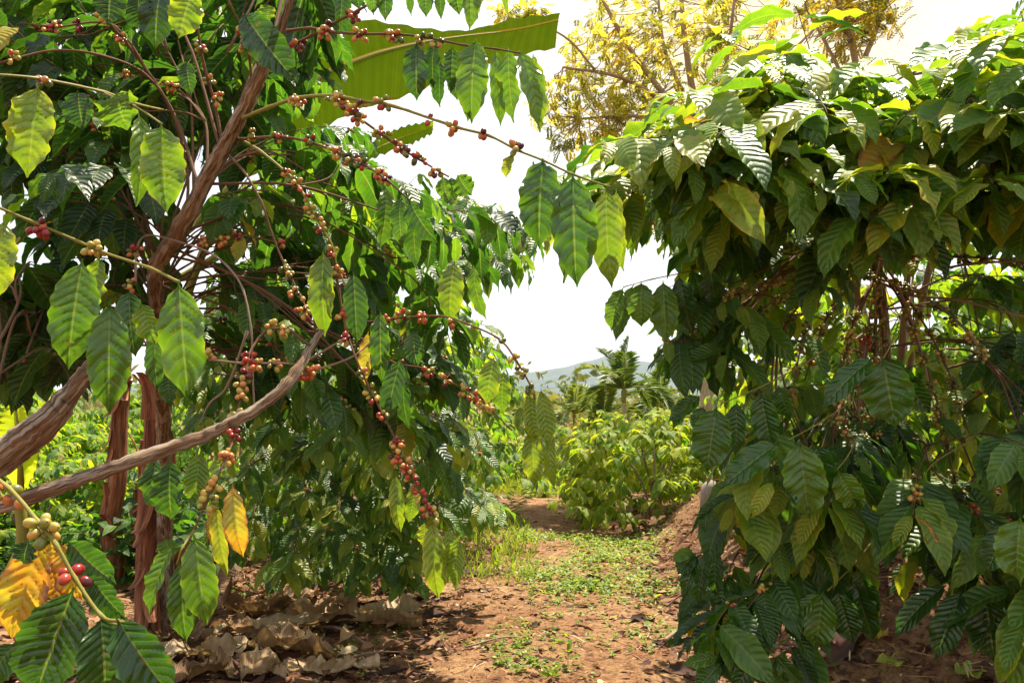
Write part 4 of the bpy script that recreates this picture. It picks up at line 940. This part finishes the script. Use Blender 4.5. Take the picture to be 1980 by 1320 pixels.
bleaf(ban3, g3, [(450, 390, 4.4), (500, 380, 4.5), (550, 370, 4.5), (590, 370, 4.5)], [(440, 420, 4.4), (500, 405, 4.5), (550, 392, 4.5), (592, 375, 4.5)], [(450, 440, 4.3), (500, 425, 4.4), (550, 422, 4.4), (590, 385, 4.5)], 15, [c3[-1, :3], P(350, 620, 4.6), P(400, 470, 4.5)], (), 5, .55)
g5 = np.array([-3.1, 4.6, float(terrain(-3.1, 4.6))])
ban5 = thing("banana_plant", "young banana plant with one upright pale green leaf at the left edge", "banana plant", g5, "banana plants with reddish stems")
tb = Tubes(); tb.add(curve([g5 - [0, 0, .05], P(35, 1080, 4.4), P(38, 960, 4.4)], 6), np.linspace(.05, .025, 13), 10)
put("pseudostem", tb.mesh("pseudostem", g5), M_TWIG_GREEN, ban5)
bleaf(ban5, g5, [(38, 965, 4.4), (-5, 890, 4.4), (-20, 840, 4.4), (20, 785, 4.4)], [(40, 970, 4.4), (40, 900, 4.3), (36, 840, 4.35), (32, 780, 4.4)], [(42, 965, 4.4), (72, 900, 4.4), (62, 830, 4.4), (40, 785, 4.4)], 15, None, (), 6, .85)

# ------------------------------------------------------------------ feathery and palm foliage
class Fronds:
    def __init__(s): s.V, s.F, s.A, s.n = [], [], [], 0
    def frond(s, base, d, L, pairs, ll, lw, droop, rg, tone, vee=.3, curl=.0, side=None, taper=True):
        d = unit(d)
        m = pairs + 1
        pts = [np.array(base, float)]; dd = d.copy(); st = L / m
        for i in range(m):
            dd = unit(dd + np.array([0, 0, -droop / m * (0.4 + 1.4 * i / m)])); pts.append(pts[-1] + dd * st)
        pts = np.array(pts); t = np.gradient(pts, axis=0); t /= np.linalg.norm(t, axis=1)[:, None]
        sd = np.cross(d, [0, 0, 1.0]) if side is None else np.asarray(side, float)
        sd = unit(sd) if np.linalg.norm(sd) > .05 else unit(rg.normal(0, 1, 3))
        for sg in (1, -1):
            f = np.linspace(0.08, 1, pairs); p = pts[1:pairs + 1]; tt = t[1:pairs + 1]
            up = np.cross(sd, tt); up *= np.sign(up[:, 2:3] + 1e-6)
            ld = sg * sd * .8 + tt * .65 + up * vee + rg.normal(0, .10, (pairs, 3)); ld /= np.linalg.norm(ld, axis=1)[:, None]
            l = ll * (np.sin(np.pi * (f * .82 + .12)) ** .6 if taper else 1) * rg.uniform(.85, 1.1, pairs)
            wv = np.cross(ld, up); wv /= np.linalg.norm(wv, axis=1)[:, None] + 1e-9
            mid = p + ld * (l * .5)[:, None] + np.array([0, 0, -1]) * (curl * l * .15)[:, None]
            end = p + ld * l[:, None] + np.array([0, 0, -1]) * (curl * l * .55)[:, None]
            V = np.stack([p, mid + wv * lw * .5, end, mid - wv * lw * .5], 1)
            s.V.append(V.reshape(-1, 3))
            s.F.append((np.arange(pairs) * 4 + s.n)[:, None] + np.arange(4)); s.n += 4 * pairs
            tn = np.clip(tone + rg.normal(0, .08, pairs), 0, 1)
            s.A.append(np.stack([np.full(4 * pairs, .5), np.full(4 * pairs, .5), np.repeat(tn, 4)], 1))
        return pts
    def mesh(s, name, off): return mesh_from(name, np.concatenate(s.V) - off, np.concatenate(s.F), np.concatenate(s.A), smooth=False)

def feathery(label, px, d, trunk, limbs, polys, seed, mat, bark, ll=.055, lw=.02, name="shade_tree", fl=(.16, .32), pairs=9, rootpx=None, group=None):
    rg = np.random.default_rng(seed)
    base = P(px, 800, d); base[2] = terrain(base[0], base[1])
    root = thing(name, label, "tree", base, group)
    tb = Tubes(); pts = [(*(base - [0, 0, .1]), trunk[0][3] * 1.1)] + [(*P(x, y, dd), r) for (x, y, dd, r) in trunk]
    c = curve(pts, 6); tb.add(c[:, :3], c[:, 3], 12, .05, seed); put("trunk", tb.mesh("trunk", base), bark, root)
    cloud = []
    for lm in limbs:
        w = curve([(*P(x, y, dd), r) for (x, y, dd, r) in lm], 6); tb = Tubes(); tb.add(w[:, :3], w[:, 3], 7, .04, seed); cloud.append(w[:, :3])
        put("limb", tb.mesh("limb", base), bark, root)
    cloud = np.concatenate(cloud)
    fr = Fronds(); tb = Tubes()
    for poly, n, dd0, dd1 in polys:
        for i in range(n):                         # a twig tip with its tuft of compound leaves
            x, y = sample(poly, rg); B = P(x, y, rg.uniform(dd0, dd1))
            A = cloud[int(np.argmin(np.linalg.norm(cloud - B, axis=1)))]
            mid = (A + B) / 2 + rg.normal(0, .08, 3) - [0, 0, .06]
            tb.add(curve([A, mid, B], 3), np.linspace(.010, .004, 7), 4)
            out = unit(B - A + rg.normal(0, .3, 3))
            tn = rg.normal(.5, .26)
            for q in range(int(rg.integers(4, 9))):
                dr = unit(out * .6 + rg.normal(0, .75, 3) + [0, 0, .1])
                fr.frond(B + rg.normal(0, .10, 3), dr, rg.uniform(*fl), pairs, ll, lw, .7, rg, tn, .1, .4)
    put("sprays", tb.mesh("sprays", base), bark, root)
    put("crown", fr.mesh("crown", base), mat, root)
    return root
feathery("tall shade tree with feathery golden leaves and bare pale limbs fanning up behind the crown", 1366, 13.5,
    [(1368, 600, 13.5, .12), (1366, 400, 13.5, .11), (1368, 262, 13.5, .10)],
    [[(1366, 280, 13.5, .075), (1340, 180, 13.5, .06), (1322, 60, 13.4, .045), (1314, -60, 13.3, .03)], [(1366, 290, 13.5, .07), (1290, 190, 13.2, .05), (1215, 90, 13.0, .04), (1150, -30, 12.8, .025)],
     [(1368, 280, 13.5, .07), (1430, 175, 13.8, .05), (1490, 70, 14, .04), (1525, -40, 14, .025)], [(1366, 270, 13.5, .05), (1400, 150, 13, .035), (1420, 0, 12.6, .025)], [(1300, 205, 13.2, .04), (1200, 150, 12.6, .03), (1090, 130, 12.3, .018)],
     [(1330, 250, 13.4, .04), (1230, 225, 13, .03), (1120, 230, 12.7, .018)], [(1372, 270, 13.5, .05), (1290, 110, 14, .03), (1270, -30, 14.3, .02)], [(1405, 215, 13.7, .04), (1500, 130, 14, .03), (1600, 30, 14.2, .02)], [(1150, 135, 12.4, .022), (1090, 70, 12.2, .016), (985, 25, 12, .01)]],
    [([(1040, 190), (1090, 140), (1170, 150), (1260, 200), (1240, 250), (1180, 285), (1080, 280), (1050, 240)], 78, 12.2, 13.6), ([(930, 40), (960, 15), (1040, 0), (1050, 40), (1000, 55)], 16, 11.8, 12.3), ([(1090, 120), (1130, 20), (1200, -40), (1500, -50), (1510, 40), (1450, 100), (1330, 150), (1220, 190), (1120, 170)], 170, 12.2, 14.8), ([(1240, 180), (1330, 190), (1400, 150), (1430, 200), (1300, 260)], 55, 13, 14.5)],
    201, M_GOLD, M_TREEBARK, ll=.075, lw=.028)
feathery("shade tree with dense brown green crown at the top right of the sky", 1650, 10.5,
    [(1650, 600, 10.5, .10), (1655, 300, 10.5, .085), (1660, 120, 10.5, .06)], [[(1660, 150, 10.5, .05), (1640, 60, 10.4, .035), (1600, -40, 10.3, .02)], [(1660, 140, 10.5, .04), (1700, 40, 10.6, .03), (1720, -50, 10.7, .02)], [(1655, 200, 10.5, .03), (1600, 90, 10.3, .02), (1560, 20, 10.2, .012)]],
    [([(1535, 10), (1550, -50), (1760, -50), (1740, 30), (1700, 60), (1650, 95), (1610, 85), (1570, 50)], 105, 9.8, 11.6)], 202, M_OLIVE, M_TREEBARK, ll=.06, lw=.026)
# narrow-leaved tree at the top right corner
rg = np.random.default_rng(207)
gb = P(2060, 800, 6.2); gb[2] = terrain(gb[0], gb[1])
eu = thing("narrow_leaved_tree", "dark tree with drooping narrow leaves at the top right corner", "tree", gb)
tb = Tubes(); c = curve([gb - [0, 0, .1], P(2080, 500, 6.2), P(2060, 200, 6.1), P(2040, -40, 6.0)], 6); tb.add(c, np.linspace(.09, .04, len(c)), 10, .05, 3); put("trunk", tb.mesh("trunk", gb), M_TREEBARK, eu)
lv = Leaves(); tb = Tubes()
for i in range(60):
    x, y = sample([(1955, 100), (1968, 40), (2010, -40), (2100, -40), (2100, 170), (1985, 140)], rg); Bp = P(x, y, rg.uniform(5.5, 6.4))
    tb.add(curve([c[-6], (c[-6] + Bp) / 2 + [0, 0, .1], Bp], 4), np.linspace(.008, .003, 9), 4)
    for q in range(12):
        lv.add(Bp + rg.normal(0, .06, 3), unit(rg.normal(0, .5, 3) + [-.2, 0, -.9]), rg.normal(0, 1, 3), rg.uniform(.09, .15), rg.uniform(.018, .028), .5, .1, 0, float(np.clip(rg.normal(.3, .2), 0, .9)))
put("sprays", tb.mesh("sprays", gb), M_TWIG, eu); put("crown", lv.mesh("crown", gb, 5, 2), M_LEAF_FAR, eu)

# areca palms
def palm(label, px, py, d, Lf, n, seed, trunk_r=.06, tone=.45):
    rg = np.random.default_rng(seed)
    top = P(px, py, d); base = np.array([top[0] + rg.normal(0, .05), top[1], float(terrain(top[0], top[1]))])
    root = thing("areca_palm", label, "palm", base, "areca palms beyond the coffee bushes")
    tb = Tubes(); c = curve([base - [0, 0, .1], (base + top) / 2 + [.03, 0, 0], top - [0, 0, .3]], 5); tb.add(c, np.linspace(trunk_r, trunk_r * .8, len(c)), 10, .03, seed); put("trunk", tb.mesh("trunk", base), M_TREEBARK, root)
    tb = Tubes(); tb.add(curve([top - [0, 0, .32], top - [0, 0, .1], top + [0, 0, .12]], 4), np.array([trunk_r * .9] * 3 + [trunk_r * 1.1] * 3 + [.03] * 3), 10); put("crownshaft", tb.mesh("crownshaft", base), M_TWIG_GREEN, root)
    for i in range(n):
        a = i * 2.4 + rg.uniform(-.2, .2); el = rg.uniform(.15, .9) if i > 2 else (1.5, 1.2, 1.15)[i]
        fr = Fronds(); d0 = np.array([math.cos(a) * math.cos(el), math.sin(a) * math.cos(el), math.sin(el)])
        pts = fr.frond(top, d0, Lf * rg.uniform(.8, 1.1), 30, Lf * .36, .09, 2.3 - .9 * el, rg, float(np.clip(tone + rg.normal(0, .12), 0, 1)), .45, .5)
        o = put("frond", fr.mesh("frond", base), M_FROND, root)
        tb = Tubes(); tb.add(pts, np.linspace(.02, .005, len(pts)), 5); put("midrib", tb.mesh("midrib", base), M_TWIG_GREEN, o)
palm("tallest areca palm, a shuttlecock of upright fronds in the gap over the path", 1206, 752, 19, 1.4, 10, 301, .06, .38)
palm("small areca palm left of the tallest one, among the bushes", 1110, 800, 24, 1.25, 9, 302, .05, .6)
palm("areca palm right of the tallest one, half behind hanging coffee leaves", 1272, 780, 21, 1.2, 10, 303, .05, .5)
palm("low young areca palm at the foot of the tallest one", 1165, 812, 20, 1.2, 9, 304, .04, .6)
palm("pale areca palm at the far left of the clearing beside the left row", 1022, 800, 30, 1.2, 9, 305, .05, .7)
# young palm by the path edge
rg = np.random.default_rng(306); gq = G(985, 1010)
yp = thing("palm_seedling", "palm seedling with a few pale grassy fronds at the left edge of the path", "palm", gq)
for i in range(4):
    fr = Fronds(); pts = fr.frond(gq, [.55 - .35 * i, -.3 * i, 1.1], .75, 16, .34, .022, 1.5, rg, .65, .1, .8); put("frond", fr.mesh("frond", gq), M_FROND, yp)

# far woodland: one mass of trees in the distance
rg = np.random.default_rng(400); fr = Leaves()
for i in range(560):
    y = rg.uniform(45, 150); x = rg.uniform(-1.1, 1.3) * y * .72
    if 300 < i < 420: x = rg.uniform(-.02, .35) * y
    if i >= 420: x = rg.uniform(-.9, -.3) * y; y = y * .8
    h = rg.uniform(.5, 1.0) * (2.2 + y * .024) * (1.5 if rg.random() < .12 else 1); r_ = h * rg.uniform(.35, .6)
    z0 = float(terrain(x, y)); tn = rg.normal(.5, .18)
    for q in range(46):
        v = rg.normal(0, 1, 3); v = v / np.linalg.norm(v) * rg.uniform(.5, 1) ** .5
        p = np.array([x, y, z0 + h * .52]) + v * [r_, r_, h * .5]
        fr.add(p, rg.normal(0, 1, 3), v + rg.normal(0, .5, 3), rg.uniform(.35, .8) * (h / 4) ** .5, rg.uniform(.25, .5) * (h / 4) ** .5, .5, .2, 0, float(np.clip(tn + rg.normal(0, .15), 0, 1)))
tag(put("far_woodland", fr.mesh("far_woodland", 0, 3, 2), M_WOOD), None, None, kind='stuff')

# ------------------------------------------------------------------ on the ground
rg = np.random.default_rng(500)
def flat_scraps(name, n, region, size, asp, tone, tsd, mat, lift=.01, curl=.5, tilt=.35, kind='stuff', res=(4, 2)):
    lv = Leaves()
    for i in range(n):
        x, y = region(rg)
        z = float(terrain(x, y)) + lift * rg.uniform(.3, 2.0)
        a = rg.uniform(0, 6.28); L_ = size * rg.uniform(.35, 1.3)
        lv.add(np.array([x, y, z]), np.array([math.cos(a), math.sin(a), rg.normal(0, tilt * .4)]), np.array([rg.normal(0, tilt), rg.normal(0, tilt), 1 if rg.random() < .7 else -1]), L_, L_ * asp * rg.uniform(.7, 1.3), rg.normal(0, curl), rg.normal(.1, .4), rg.normal(0, .4), float(np.clip(rg.normal(tone, tsd), 0, 1)))
    return tag(put(name, lv.mesh(name, 0, *res), mat), None, None, kind=kind)
def reg_near(r):
    y = 2.4 + 8.5 * r.random() ** 1.5; return r.uniform(-.62, .68) * (y + .8), y
def reg_shade(r):
    while True:
        x, y = reg_near(r)
        if abs(x - .3) > .75: return x, y
flat_scraps("leaf_litter", 5200, reg_shade, .13, .48, .30, .22, M_LITTER, .012, 1.0, .4)
flat_scraps("leaf_litter", 6500, reg_near, .07, .5, .38, .26, M_LITTER, .006, .9, .35)
def reg_path(r):
    y = 2.5 + 5.5 * r.random() ** 1.3; return .25 + .03 * y + r.normal(0, .55), y
heap = [tuple(G(*q)[:2]) for q in [(330, 1160), (560, 1150), (760, 1200), (720, 1310), (340, 1315)]]
flat_scraps("leaf_litter", 120, lambda r: sample(heap, r), .17, .42, .62, .22, M_LITTER, .03, 1.3, .5, res=(8, 4))
flat_scraps("leaf_litter", 5200, reg_path, .055, .5, .24, .24, M_LITTER, .006, .9, .35)
flat_scraps("leaf_litter", 7000, reg_path, .03, .55, .22, .22, M_LITTER, .005, .9, .35, res=(3, 2))
flat_scraps("straw", 9000, reg_near, .17, .035, .80, .16, M_LITTER, .008, .5, .15)
flat_scraps("chaff", 14000, reg_near, .035, .5, .78, .22, M_LITTER, .004, .4, .3, res=(2, 2))
def weeds(name, n, poly, hgt, leaf, tone, mat, seed, per=7):
    r = np.random.default_rng(seed); W_ = [tuple(G(*p)[:2]) for p in poly]
    lv = Leaves(); ctr = [sample(W_, r) for _ in range(max(3, n // 25))]
    for i in range(n):
        if r.random() < .75:
            c0 = ctr[int(r.integers(len(ctr)))]; x, y = c0[0] + r.normal(0, .12), c0[1] + r.normal(0, .18)
        else: x, y = sample(W_, r)
        z = float(terrain(x, y)); h = hgt * r.uniform(.3, 1.2)
        for q in range(per):
            a = r.uniform(0, 6.28); p = np.array([x, y, z + h * r.uniform(.2, 1)]) + r.normal(0, .012, 3)
            lv.add(p, np.array([math.cos(a), math.sin(a), r.uniform(-.3, .7)]), np.array([r.normal(0, .3), r.normal(0, .3), 1]), leaf * r.uniform(.5, 1.3), leaf * .5 * r.uniform(.7, 1.2), .6, .2, 0, float(np.clip(r.normal(tone, .2), 0, 1)))
    return tag(put(name, lv.mesh(name, 0, 4, 2), mat), None, None, kind='stuff')
weeds("weed_carpet", 480, [(1100, 1045), (1250, 1035), (1280, 1090), (1240, 1140), (1110, 1100)], .07, .038, .6, M_WEED, 601)
weeds("weed_carpet", 130, [(920, 1035), (1090, 1020), (1110, 1060), (960, 1075)], .06, .045, .6, M_WEED, 602)
weeds("weed_carpet", 230, [(1030, 1090), (1180, 1080), (1230, 1150), (1060, 1150), (1000, 1120)], .05, .04, .5, M_WEED, 603)
weeds("weed_carpet", 260, [(1000, 1150), (1280, 1120), (1320, 1230), (1130, 1330), (1000, 1300)], .04, .035, .5, M_WEED, 604)
weeds("weed_carpet", 160, [(380, 1110), (560, 1160), (740, 1180), (900, 1250), (700, 1330)], .03, .03, .45, M_WEED, 605)
weeds("weed_carpet", 500, [(1030, 935), (1110, 935), (1130, 960), (1040, 965)], .16, .10, .75, M_WEED, 606)
def under(name, n, x0, x1, y0, y1, h, leaf, tone, seed):
    r = np.random.default_rng(seed); lv = Leaves()
    for i in range(n):
        x, y = r.uniform(x0, x1), r.uniform(y0, y1); z = float(terrain(x, y)); hh = h * r.uniform(.3, 1.2) * (1 + .4 * math.sin(x * 1.9 + y))
        for q in range(9):
            a = r.uniform(0, 6.28)
            lv.add(np.array([x, y, z + hh * r.uniform(.1, 1)]) + r.normal(0, .07, 3), np.array([math.cos(a), math.sin(a), r.uniform(-.7, .4)]), np.array([r.normal(0, .4), r.normal(0, .4), 1]), leaf * r.uniform(.5, 1.3), leaf * .42, .9, .2, 0, float(np.clip(r.normal(tone, .17), 0, .9)))
    return tag(put(name, lv.mesh(name, 0, 5, 2), M_LEAF_FAR), None, None, kind='stuff')
under("undergrowth", 500, -6, -2.3, 5.6, 8, .45, .15, .25, 620)
under("undergrowth", 1500, -11, -2.9, 7.5, 18, .6, .17, .24, 621)
under("undergrowth", 1100, 2.9, 10, 8.2, 18, .6, .17, .45, 622)
under("undergrowth", 1200, -8, 10, 18, 34, .8, .22, .55, 623)
def grass(name, n, region, h, tone, seed):
    r = np.random.default_rng(seed); lv = Leaves()
    for i in range(n):
        x, y = region(r); z = float(terrain(x, y)); L_ = h * r.uniform(.4, 1.2)
        lv.add(np.array([x, y, z]), np.array([r.normal(0, .4), r.normal(0, .4), 1]), np.array([r.normal(0, 1), r.normal(0, 1), .3]), L_, .012, r.uniform(.4, 1.4), .1, 0, float(np.clip(r.normal(tone, .18), 0, 1)))
    return tag(put(name, lv.mesh(name, 0, 4, 2), M_WEED), None, None, kind='stuff')
grass("grass", 2500, lambda r: (r.uniform(-.4, 1.7), r.uniform(12.5, 22)), .35, .7, 611)
grass("grass", 900, lambda r: (r.uniform(-.6, .2), r.uniform(6.2, 10)), .14, .6, 612)
grass("grass", 3000, lambda r: (r.uniform(-9, -3.2), r.uniform(6.5, 14)), .45, .6, 613)

def crumpled(name, label, cat, px, py, L_, W_, ang, seed, mat, tone, lift=.05, curl=.8, group=None, up=0.0, nv=30, nu=12, amp=.05, slits=0):
    """a dry curled leaf lying at a point of the ground"""
    r = np.random.default_rng(seed); g = G(px, py)
    v = np.linspace(0, 1, nv); u = np.linspace(-1, 1, nu); Vv, Uu = np.meshgrid(v, u, indexing='ij')
    prof = np.interp(v, [0, .08, .3, .7, .92, 1], [.35, .75, 1, .95, .6, .12])[:, None] * (1 + .06 * np.sin(Vv * 31 + seed) * np.abs(Uu))
    a1, a2 = r.uniform(.5, 1.0) * curl, r.uniform(-.4, 1.0) * curl
    cur = np.where(Uu > 0, a1, a2) * (1 + .7 * np.sin(Vv * r.uniform(3, 6) + seed))
    y = np.sin(Uu * cur * 1.3) / np.maximum(np.abs(cur * 1.3), .15) * np.sign(cur + 1e-6) * np.sign(cur + 1e-6) * W_ / 2 * prof
    z = (1 - np.cos(Uu * cur * 1.3)) / np.maximum(np.abs(cur), .15) * W_ / 2 * prof * .8
    x = (Vv - .5) * L_
    z = z + lift * (.35 + .5 * np.sin(Vv * r.uniform(2, 5) + r.uniform(0, 6))) + up * Vv ** 1.5
    for f in (5, 11, 23):
        z = z + amp * 3 / f * np.sin(Vv * f * 2.1 + Uu * r.uniform(-3, 3) + r.uniform(0, 6)) * (.3 + np.abs(Uu))
        y = y + amp * 1.6 / f * np.sin(Vv * f * 1.7 + r.uniform(0, 6))
    z = z * (.7 if not up else 1)
    z += .003 * np.sin(Vv * 90 + Uu * 3) * np.abs(Uu)
    ca, sa = math.cos(ang), math.sin(ang)
    gx, gy = ca * x - sa * y, sa * x + ca * y
    V = np.stack([gx, gy, np.maximum(z - z.min() * .7, .004) + (terrain(g[0] + gx, g[1] + gy) - g[2])], -1)
    A = np.stack([Uu, Vv * L_ * 1.4, np.clip(tone + .12 * np.sin(Vv * 9 + Uu * 4 + seed), 0, 1)], -1)
    F = grid_faces(nu, nv); keep = np.ones(len(F), bool)
    if slits:
        for row in r.choice(np.arange(3, nv - 2), slits, False):      # torn along the veins, from the margin inwards
            k = int(r.integers(2, nu // 2)); js = np.arange(k) if r.random() < .5 else nu - 2 - np.arange(k)
            V[row + 1:, js[js < nu // 2], 2] += .012; keep[row * (nu - 1) + js] = False
    o = put(name, mesh_from(name, V.reshape(-1, 3), F[keep], A.reshape(-1, 3)), mat)
    o.location = tuple(g)
    return tag(o, label, cat, group)
DG = "dry banana leaves on the ground"
for k, (lab, px, py, L_, W_, an, tn, li, cu, up) in enumerate([
    ("dry banana leaf piece curling upright like a scroll beside the slim stem", 450, 1195, .45, .42, 1.2, .40, .08, .7, .28),
    ("long dry banana leaf stretched towards the path, its pale end in the sun", 640, 1222, 1.15, .40, .12, .70, .08, .5, 0),
    ("pale crinkled dry banana leaf with a torn edge, the one nearest the path", 700, 1208, .75, .45, .25, .85, .06, .5, 0),
    ("dry banana leaf folded into a dark hollow in the middle of the heap", 575, 1200, .8, .38, -.2, .50, .10, .9, 0),
    ("brown dry banana leaf lying across the back of the heap", 510, 1185, .75, .34, .35, .42, .10, .8, .05),
    ("grey tan dry banana leaf under the hanging green leaves", 480, 1240, .7, .36, -.5, .48, .08, .7, 0),
    ("broad dry banana leaf with a round curled lip in front of the heap", 500, 1280, .62, .42, .25, .62, .08, .8, .04),
    ("light tan flat dry banana leaf at the front of the heap near the stems", 400, 1275, .6, .38, .6, .72, .05, .5, 0),
    ("dry banana leaf bent over a twig, right of the curled lip", 570, 1272, .55, .34, -.4, .55, .08, .8, 0),
    ("small rusty dry banana leaf at the bottom edge under the big dark leaves", 385, 1312, .45, .3, .2, .36, .05, .8, 0),
    ("crumpled dry banana leaf at the bottom edge below the curled lip", 470, 1316, .5, .34, -.3, .60, .06, .8, 0),
    ("dry banana leaf scrap with frayed ribs between the heap and the bottom edge", 560, 1312, .5, .3, .5, .66, .05, .7, 0),
    ("isolated pale dry leaf scrap at the bottom edge near the middle", 660, 1312, .4, .26, .1, .8, .04, .5, 0),
    ("dark dry banana leaf leaning on the thick stem base", 345, 1250, .5, .36, 1.0, .34, .08, .8, .15),
    ("dry banana leaf strip on the side of the heap towards the leafy tree", 610, 1180, .6, .2, -.1, .6, .06, .7, 0)]):
    crumpled("dry_banana_leaf", lab, "dry leaf", px, py, L_ * .95, W_ * .85, an, 700 + k, M_DRYBAN, float(np.clip(tn * 1.35 - .2, .1, .9)), li, cu * 1.15, DG, up, 60, 16, .05, 9)
DL = "large fallen leaves on the path"
for k, (lab, px, py, L_, W_, an, tn, cu) in enumerate([
    ("dark curled fallen leaf on the path right of the dry heap", 870, 1195, .34, .14, .2, .08, .8), ("reddish brown curled fallen leaf touching the dark one", 910, 1200, .22, .14, .9, .34, .9),
    ("dark shrivelled fallen leaf on the right side of the path by the low leaves", 1290, 1300, .34, .13, -.3, .10, .9), ("black twisted fallen leaf lower right on the path", 1230, 1205, .24, .10, .1, .05, .8),
    ("brown fallen leaf beside the weed patch", 1160, 1125, .25, .11, .0, .12, .8), ("dark red fallen leaf beneath the leafy left tree", 920, 1115, .3, .14, .1, .16, .8),
    ("long dark fallen leaf at the bottom edge of the path", 760, 1305, .4, .10, .4, .07, .7), ("dark fallen leaf in the centre of the path foreground", 1035, 1285, .22, .09, .3, .12, .8),
    ("dark fallen leaf in the middle of the path below the weeds", 1130, 1180, .24, .09, .0, .14, .7), ("crumpled brown fallen leaf under the right tree in deep shade", 1640, 1250, .3, .2, .3, .14, .9)]):
    crumpled("fallen_leaf", lab, "fallen leaf", px, py, L_, W_, an, 800 + k, M_LITTER, tn, .02, cu, DL, 0, 16, 7, .02)
def lyingleaf(label, px, py, ang, L_, W_, tone):
    g = G(px, py); lv = Leaves()
    lv.add(np.array([-L_ / 2 * math.cos(ang), -L_ / 2 * math.sin(ang), .03]), np.array([math.cos(ang), math.sin(ang), .05]), np.array([0, -.35, 1]), L_, W_, -.6, .3, .3, tone)
    o = put("fallen_coffee_leaf", lv.mesh("fallen_coffee_leaf", 0, 30, 10, .03), M_LEAF_HERO); o.location = tuple(g)
    return tag(o, label, "fallen leaf", DL)
lyingleaf("yellow green fallen coffee leaf with wavy edges on dark soil under the right tree", 1735, 1288, .25, .22, .085, .74)
lyingleaf("pale yellow fallen coffee leaf upright in the shade between the right leaf sprays", 1700, 1235, 1.2, .14, .09, .86)
lyingleaf("mottled olive fallen coffee leaf at the lower right corner", 1880, 1310, .4, .18, .10, .70)

def stick(label, a, b_, r, seed):
    g = G(*a); h = G(*b_); rr = np.random.default_rng(seed)
    c = curve([g * 0, (h - g) / 2 + np.array([0, 0, .03]) + rr.normal(0, .02, 3), h - g], 6) + [0, 0, r + .02]
    tb = Tubes(); tb.add(c, np.linspace(r, r * .6, len(c)), 7, .05, seed); o = put("fallen_stick", tb.mesh("fallen_stick", 0), M_TWIG_PALE); o.location = tuple(g)
    tag(o, label, "stick", "sticks on the ground")
stick("straight pale stick poking out of the dry leaf heap towards the path", (600, 1222), (712, 1258), .012, 1)
stick("dark stick lying towards the path below the leafy left tree", (780, 1200), (850, 1165), .010, 2)
stick("thin stick across the path in the foreground", (900, 1260), (1010, 1240), .006, 3)
stick("thin bent stick right of the weed patch", (1290, 1180), (1370, 1165), .007, 4)
stick("short stout dark stick at the right edge of the path", (1285, 1250), (1335, 1232), .014, 5)
stick("thin stick at the front of the dry leaf heap", (365, 1300), (410, 1262), .009, 6)
stick("long thin stick left of centre in the foreground", (640, 1290), (800, 1270), .006, 7)

def seedling(label, px, py, h, seed, tone=.55, leafL=.10, n=4):
    g = G(px, py); rr = np.random.default_rng(seed); root = thing("seedling", label, "seedling", g, "seedlings on the path")
    b = Branch(); sprig(b, np.zeros(3), [rr.normal(0, .2), rr.normal(0, .2), 1], h, rr, leafL, .02, tone, .08, .1, step=h / n, r=.002)
    put("stem", b.tw.mesh("stem", 0), M_TWIG_GREEN, root); put("foliage", b.lv.mesh("foliage", 0, 12, 4), M_LEAF, root)
seedling("coffee seedling with two drooping leaves at the edge of the leafy left tree", 955, 1108, .20, 1, .6, .16, 3)
seedling("leafy weed seedling in the middle foreground of the path", 1098, 1290, .16, 2, .6, .08)
seedling("small weed seedling by the bottom edge near the middle", 1060, 1318, .10, 3, .6, .07)
seedling("tiny bright seedling right of the dry leaf heap", 905, 1255, .05, 4, .6, .06, 2)
seedling("leafy weed seedling on the left side of the path below the weed patch", 1030, 1160, .10, 5, .6, .06)
seedling("weed seedling at the right edge of the path beside the low leaves", 1265, 1180, .10, 6, .55, .06)
# pale post stump behind the right bank
g = G(1372, 985); tb = Tubes()
tb.add(np.array([[0, 0, -.05], [0, 0, .15], [.01, 0, .21], [.03, 0, .27]]), np.array([.085, .08, .07, .03]), 10, .08, 4)
o = put("tree_stump", tb.mesh("tree_stump", 0), bark_material("grey_wood", [(0.3, (0.20, 0.16, 0.14)), (0.7, (0.38, 0.32, 0.28))]))
o.location = tuple(g); tag(o, "pale grey pointed stump on the bank at the edge of the right tree's leaves", "stump")

# ------------------------------------------------------------------ air
HAZE = 0.00010
mhz, N, L = newmat("air")
pv = N.new("ShaderNodeVolumePrincipled"); pv.inputs['Color'].default_value = (0.82, 0.90, 1.0, 1); pv.inputs['Density'].default_value = HAZE; pv.inputs['Anisotropy'].default_value = 0.3
oo = N.new("ShaderNodeOutputMaterial"); L.new(pv.outputs[0], oo.inputs['Volume'])
bx = np.array([(x, y, z) for x in (-6500, 6500) for y in (-80, 9500) for z in (-4, 460)], float)
bf = np.array([(0, 1, 3, 2), (4, 6, 7, 5), (0, 4, 5, 1), (2, 3, 7, 6), (0, 2, 6, 4), (1, 5, 7, 3)])
tag(put("haze", mesh_from("haze", bx, bf, smooth=False), mhz), None, None, kind='stuff')
